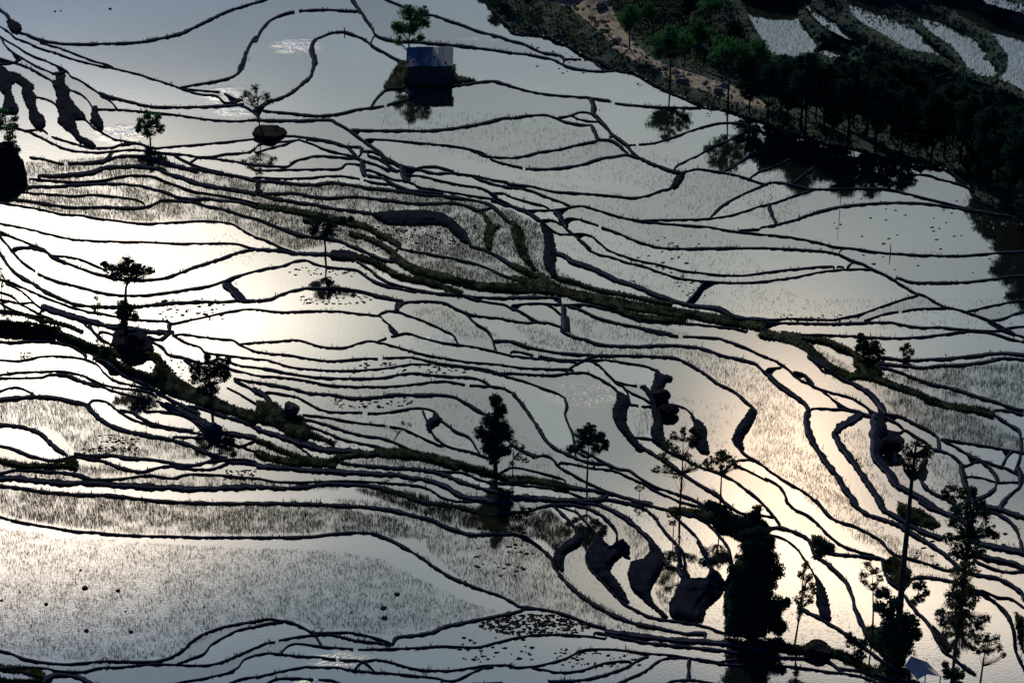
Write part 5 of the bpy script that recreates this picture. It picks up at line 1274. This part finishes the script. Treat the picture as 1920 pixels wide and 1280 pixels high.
for i in range(6):
    lift = 0.02*(i % 2); e_ = 0.08*((i*7) % 3-1)
    corrugated(edges[i]*s_-.05, edges[i+1]*s_+.05, -0.45+e_, wh+.12-.05+lift, D_+.35+e_, wh+rise+.12+.06+lift).obj('roof_sheet', tins[kinds_[i]], hut)
for (px_, dy_) in ((-30, .6), (8, 1.6), (30, .4)):
    b_ = MB(); b_.box(px_*s_-.14, px_*s_+.14, dy_-.12, dy_+.12, wh+.16+rise*dy_/D_, wh+.33+rise*dy_/D_); b_.obj('weight_stone', M['stone'], hut)

# small hut at the bottom edge: a two-sided tin roof over posts
zb_ = float(foot(1735, 1262)[2]); zr2 = zb_+2.5; ze = zb_+1.6
def P3(px, py, z): x, y = at(px, py, z); return np.array([float(x), float(y), z])
rf, rn_ = P3(1708, 1229, zr2), P3(1739, 1263, zr2); lf, l_n = P3(1697, 1246, ze), P3(1720, 1273, ze); rfe, rne = P3(1738, 1240, ze), P3(1766, 1268, ze)
O_ = np.array([(lf[0]+rne[0])/2, (lf[1]+rne[1])/2, zb_])
sh = empty('tin_shelter', O_, 'low shelter with a plain pale grey tin roof half in shadow at the bottom right', 'shelter')
th_ = np.array([0, 0, -.03])
for a_, b_, c_, d_ in ((rf, rn_, l_n, lf), (rf, rfe, rne, rn_)):
    q = [p_-O_ for p_ in (a_, b_, c_, d_)]; mb = MB(); mb.add(q+[p_+th_ for p_ in q], [(0,1,2,3),(7,6,5,4),(0,4,5,1),(1,5,6,2),(2,6,7,3),(3,7,4,0)]); mb.obj('roof_slope', tins[1], sh)
for p_ in (lf, l_n, rfe, rne):
    q = (p_-O_)*np.array([.93, .93, 1]); mb = MB(); mb.tube([(q[0], q[1], -1.0), (q[0], q[1], q[2]-.04)], [.07, .06], 6); mb.obj('post', M['bark'], sh)

# ---------------------------------------------------------------- rocks
def rock_mb(rx, ry, rz, seed, sharp=0.35, n=28, sink=0.3):
    r_ = np.random.default_rng(seed); mb = MB(); v = []; f = []
    ks = [(r_.normal(size=3), r_.random()*0.3+0.5) for _ in range(16)]; ks = [(k/np.linalg.norm(k), d) for k, d in ks]
    off = r_.random()*50
    for i in range(n//2+1):
        th = math.pi*i/(n//2)
        for j in range(n):
            ph = 2*math.pi*j/n; d = np.array([math.sin(th)*math.cos(ph), math.sin(th)*math.sin(ph), math.cos(th)]); r = 1.0
            for k, dd in ks:
                c_ = float(d@k)
                if c_ > 0.05: r = min(r, dd/c_)
            r = (1-sharp)*1+sharp*2*r*0.62 if False else r
            r *= 1+0.10*(float(vnoise(off+d[0]*2.3+d[2], off+d[1]*2.3-d[2]))-.5)+0.12*(float(vnoise(off+d[0]*7+d[2]*5, d[1]*7+off))-.5)
            v.append((d[0]*r*rx, d[1]*r*ry, d[2]*r*rz+rz*(1-2*sink)*1.0))
    for i in range(n//2):
        for j in range(n): f.append((i*n+j, (i+1)*n+j, (i+1)*n+(j+1) % n, i*n+(j+1) % n))
    mb.add(v, f); return mb
for (px, py, w, h, m, nm, lb, ct, sd_) in [
  (14, 336, 76, 90, 'rock', 'boulder', 'huge dark boulder standing at the left edge of the photo', 'boulder', 3),
  (499, 256, 70, 17, 'rock', 'mud_islet', 'flat dark islet in the pond, carrying the small thin crowned tree', 'islet', 4),
  (547, 777, 38, 27, 'stone', 'boulder', 'grey rounded boulder at the top of the grassy slope', 'boulder', 5),
  (247, 655, 58, 36, 'rock', 'rocky_mound', 'dark rocky mound under the umbrella crowned tree', 'mound', 6),
  (1527, 1222, 56, 20, 'rock', 'boulder', 'rounded dark rock on the bank by the forked airy tree', 'boulder', 7),
  (1672, 850, 40, 34, 'lichen', 'boulder', 'round boulder with white patches among the ringed ponds', 'boulder', 8),
  (1254, 775, 36, 17, 'rock', 'boulder', 'flat topped rock wedged between two dark mud steps', 'boulder', 9),
  (1240, 752, 34, 24, 'rock', 'boulder', 'small rough rock above the flat topped rock', 'boulder', 10)]:
    b = foot(px, py); s_, sz_ = mpp(px, py)
    o = rock_mb(w/2*s_*1.15, w/2*s_*0.9, h*sz_*0.66, sd_).obj(nm, M[m], None, False); o.location = b; tag(o, lb, ct)
# stones lying in the river bed
Lr = 'pale stone lying in the dry river bed'
protos = [rock_mb(1, .8, .55, 20+i, n=14).obj('river_stone', M['palerock'], None, False) for i in range(4)]
r_ = np.random.default_rng(5); cnt_ = 0
path = np.array([(1060,-30),(1085,10),(1125,40),(1155,75),(1190,95),(1225,125),(1270,140),(1320,152),(1370,170),(1420,195)], float); pr = rs(path, 2.0)
for k in range(95):
    q = pr[r_.integers(0, len(pr))]+r_.normal(0, 1, 2)*np.array([14, 8]); b = foot(q[0], q[1]); s_ = 0.35+1.0*r_.random()**2.2
    o = protos[k] if k < 4 else protos[k % 4].copy()
    if k >= 4: COL.objects.link(o)
    o.location = b-np.array([0, 0, .1]); o.scale = (s_, s_, s_); o.rotation_euler = (0, 0, r_.random()*6); tag(o, Lr, 'stone', 'stones in the river bed')
# clods of earth lying in the big rice pond
clods = [(151,1069,6),(222,1107,10),(3,1125,7),(86,1132,9),(235,1146,5),(278,1159,4),(163,1182,11),(246,1184,10),(382,1138,5),(744,1114,13),(720,1140,14),(722,1158,14),(659,1148,5),(158,1102,14),(103,22,5),(114,21,4),(207,17,7)]
pc = rock_mb(1, .7, .5, 40, n=12).obj('mud_clod', M['rock'], None, False)
for k, (px, py, w) in enumerate(clods):
    o = pc if k == 0 else pc.copy()
    if k: COL.objects.link(o)
    b = foot(px, py); s_ = mpp(px, py)[0]*w*.72; o.location = b-np.array([0, 0, .02]); o.scale = (s_, s_*1.1, min(s_, .35)); o.rotation_euler = (0, 0, k*1.3)
    tag(o, 'small dark clod of earth sticking out of the pond water', 'clod', 'clods of earth in the ponds')
# waterweed and plant scraps afloat
C = []
for (n, x0_, y0_, x1_, y1_, f_) in [(520,895,1150,1110,1192,.5),(60,185,815,262,845,.45),(30,35,660,60,672,.3),(60,1040,1215,1200,1250,.4),(60,620,745,775,765,.45),(50,560,555,700,570,.4),(40,540,500,700,520,.45),(40,280,665,360,720,.4),(120,700,405,860,470,.42),(50,1560,370,1920,520,.5),(60,300,560,420,600,.55),(40,1000,60,1200,140,.5),(60,150,840,260,850,.3),(50,660,680,960,700,.5),(40,1180,440,1330,560,.5),(60,890,950,1000,1080,.5),(40,860,1195,1000,1240,.5),(120,640,420,900,470,.4),(60,1460,590,1620,605,.35),(60,420,880,480,900,.4),(40,1700,1000,1900,1060,.5)]:
    for _ in range(n):
        x_, y_ = x0_+(x1_-x0_)*rng.random(), y0_+(y1_-y0_)*rng.random()
        if n > 300 and ((x_-1005)/105)**2+((y_-1171)/20)**2 > 1: continue
        if samp(lab, np.array([[x_, y_]]))[0] > 0: C.append((x_, y_, f_*(.5+rng.random())))
mb = MB()
for x_, y_, f_ in C:
    b = foot(x_, y_); k = int(rng.integers(3, 6)); a0 = rng.random()*6; r0_ = f_*.5
    ring = [(b[0]+r0_*math.cos(a0+i*2*math.pi/k)*(.6+.8*rng.random()), b[1]+r0_*math.sin(a0+i*2*math.pi/k)*(.5+.6*rng.random()), b[2]+.01) for i in range(k)]
    mb.add(ring+[(b[0], b[1], b[2]+.12)], [(i, (i+1) % k, k) for i in range(k)])
o = mb.obj('waterweed', M['rock'], None, False); tag(o, 'dark scraps of weed and mud floating in the ponds', 'waterweed', kind='stuff')
# poles
for (px, py, top_, lb, nm, r0_) in [(1575, 387, 322, 'tall thin bamboo pole standing on the dike below the wood', 'bamboo_pole', .05), (1669, 477, 458, 'short stake in the large right hand pond', 'stake', .09), (646, 62, 52, 'small stake on top of the curved dike left of the hut', 'stake', .12), (1361, 700, 688, 'short stake in the rice pond above the dark step', 'stake', .06)]:
    b = foot(px, py); sz_ = mpp(px, py)[1]; mb = MB(); h_ = (py-top_)*sz_; mb.tube([(0, 0, -.4), (0.02, 0, h_*.5), (-.03, .02, h_)], [r0_, r0_*.8, r0_*.5], 7); o = mb.obj(nm, M['bark'], None, True); o.location = b; tag(o, lb, 'pole')
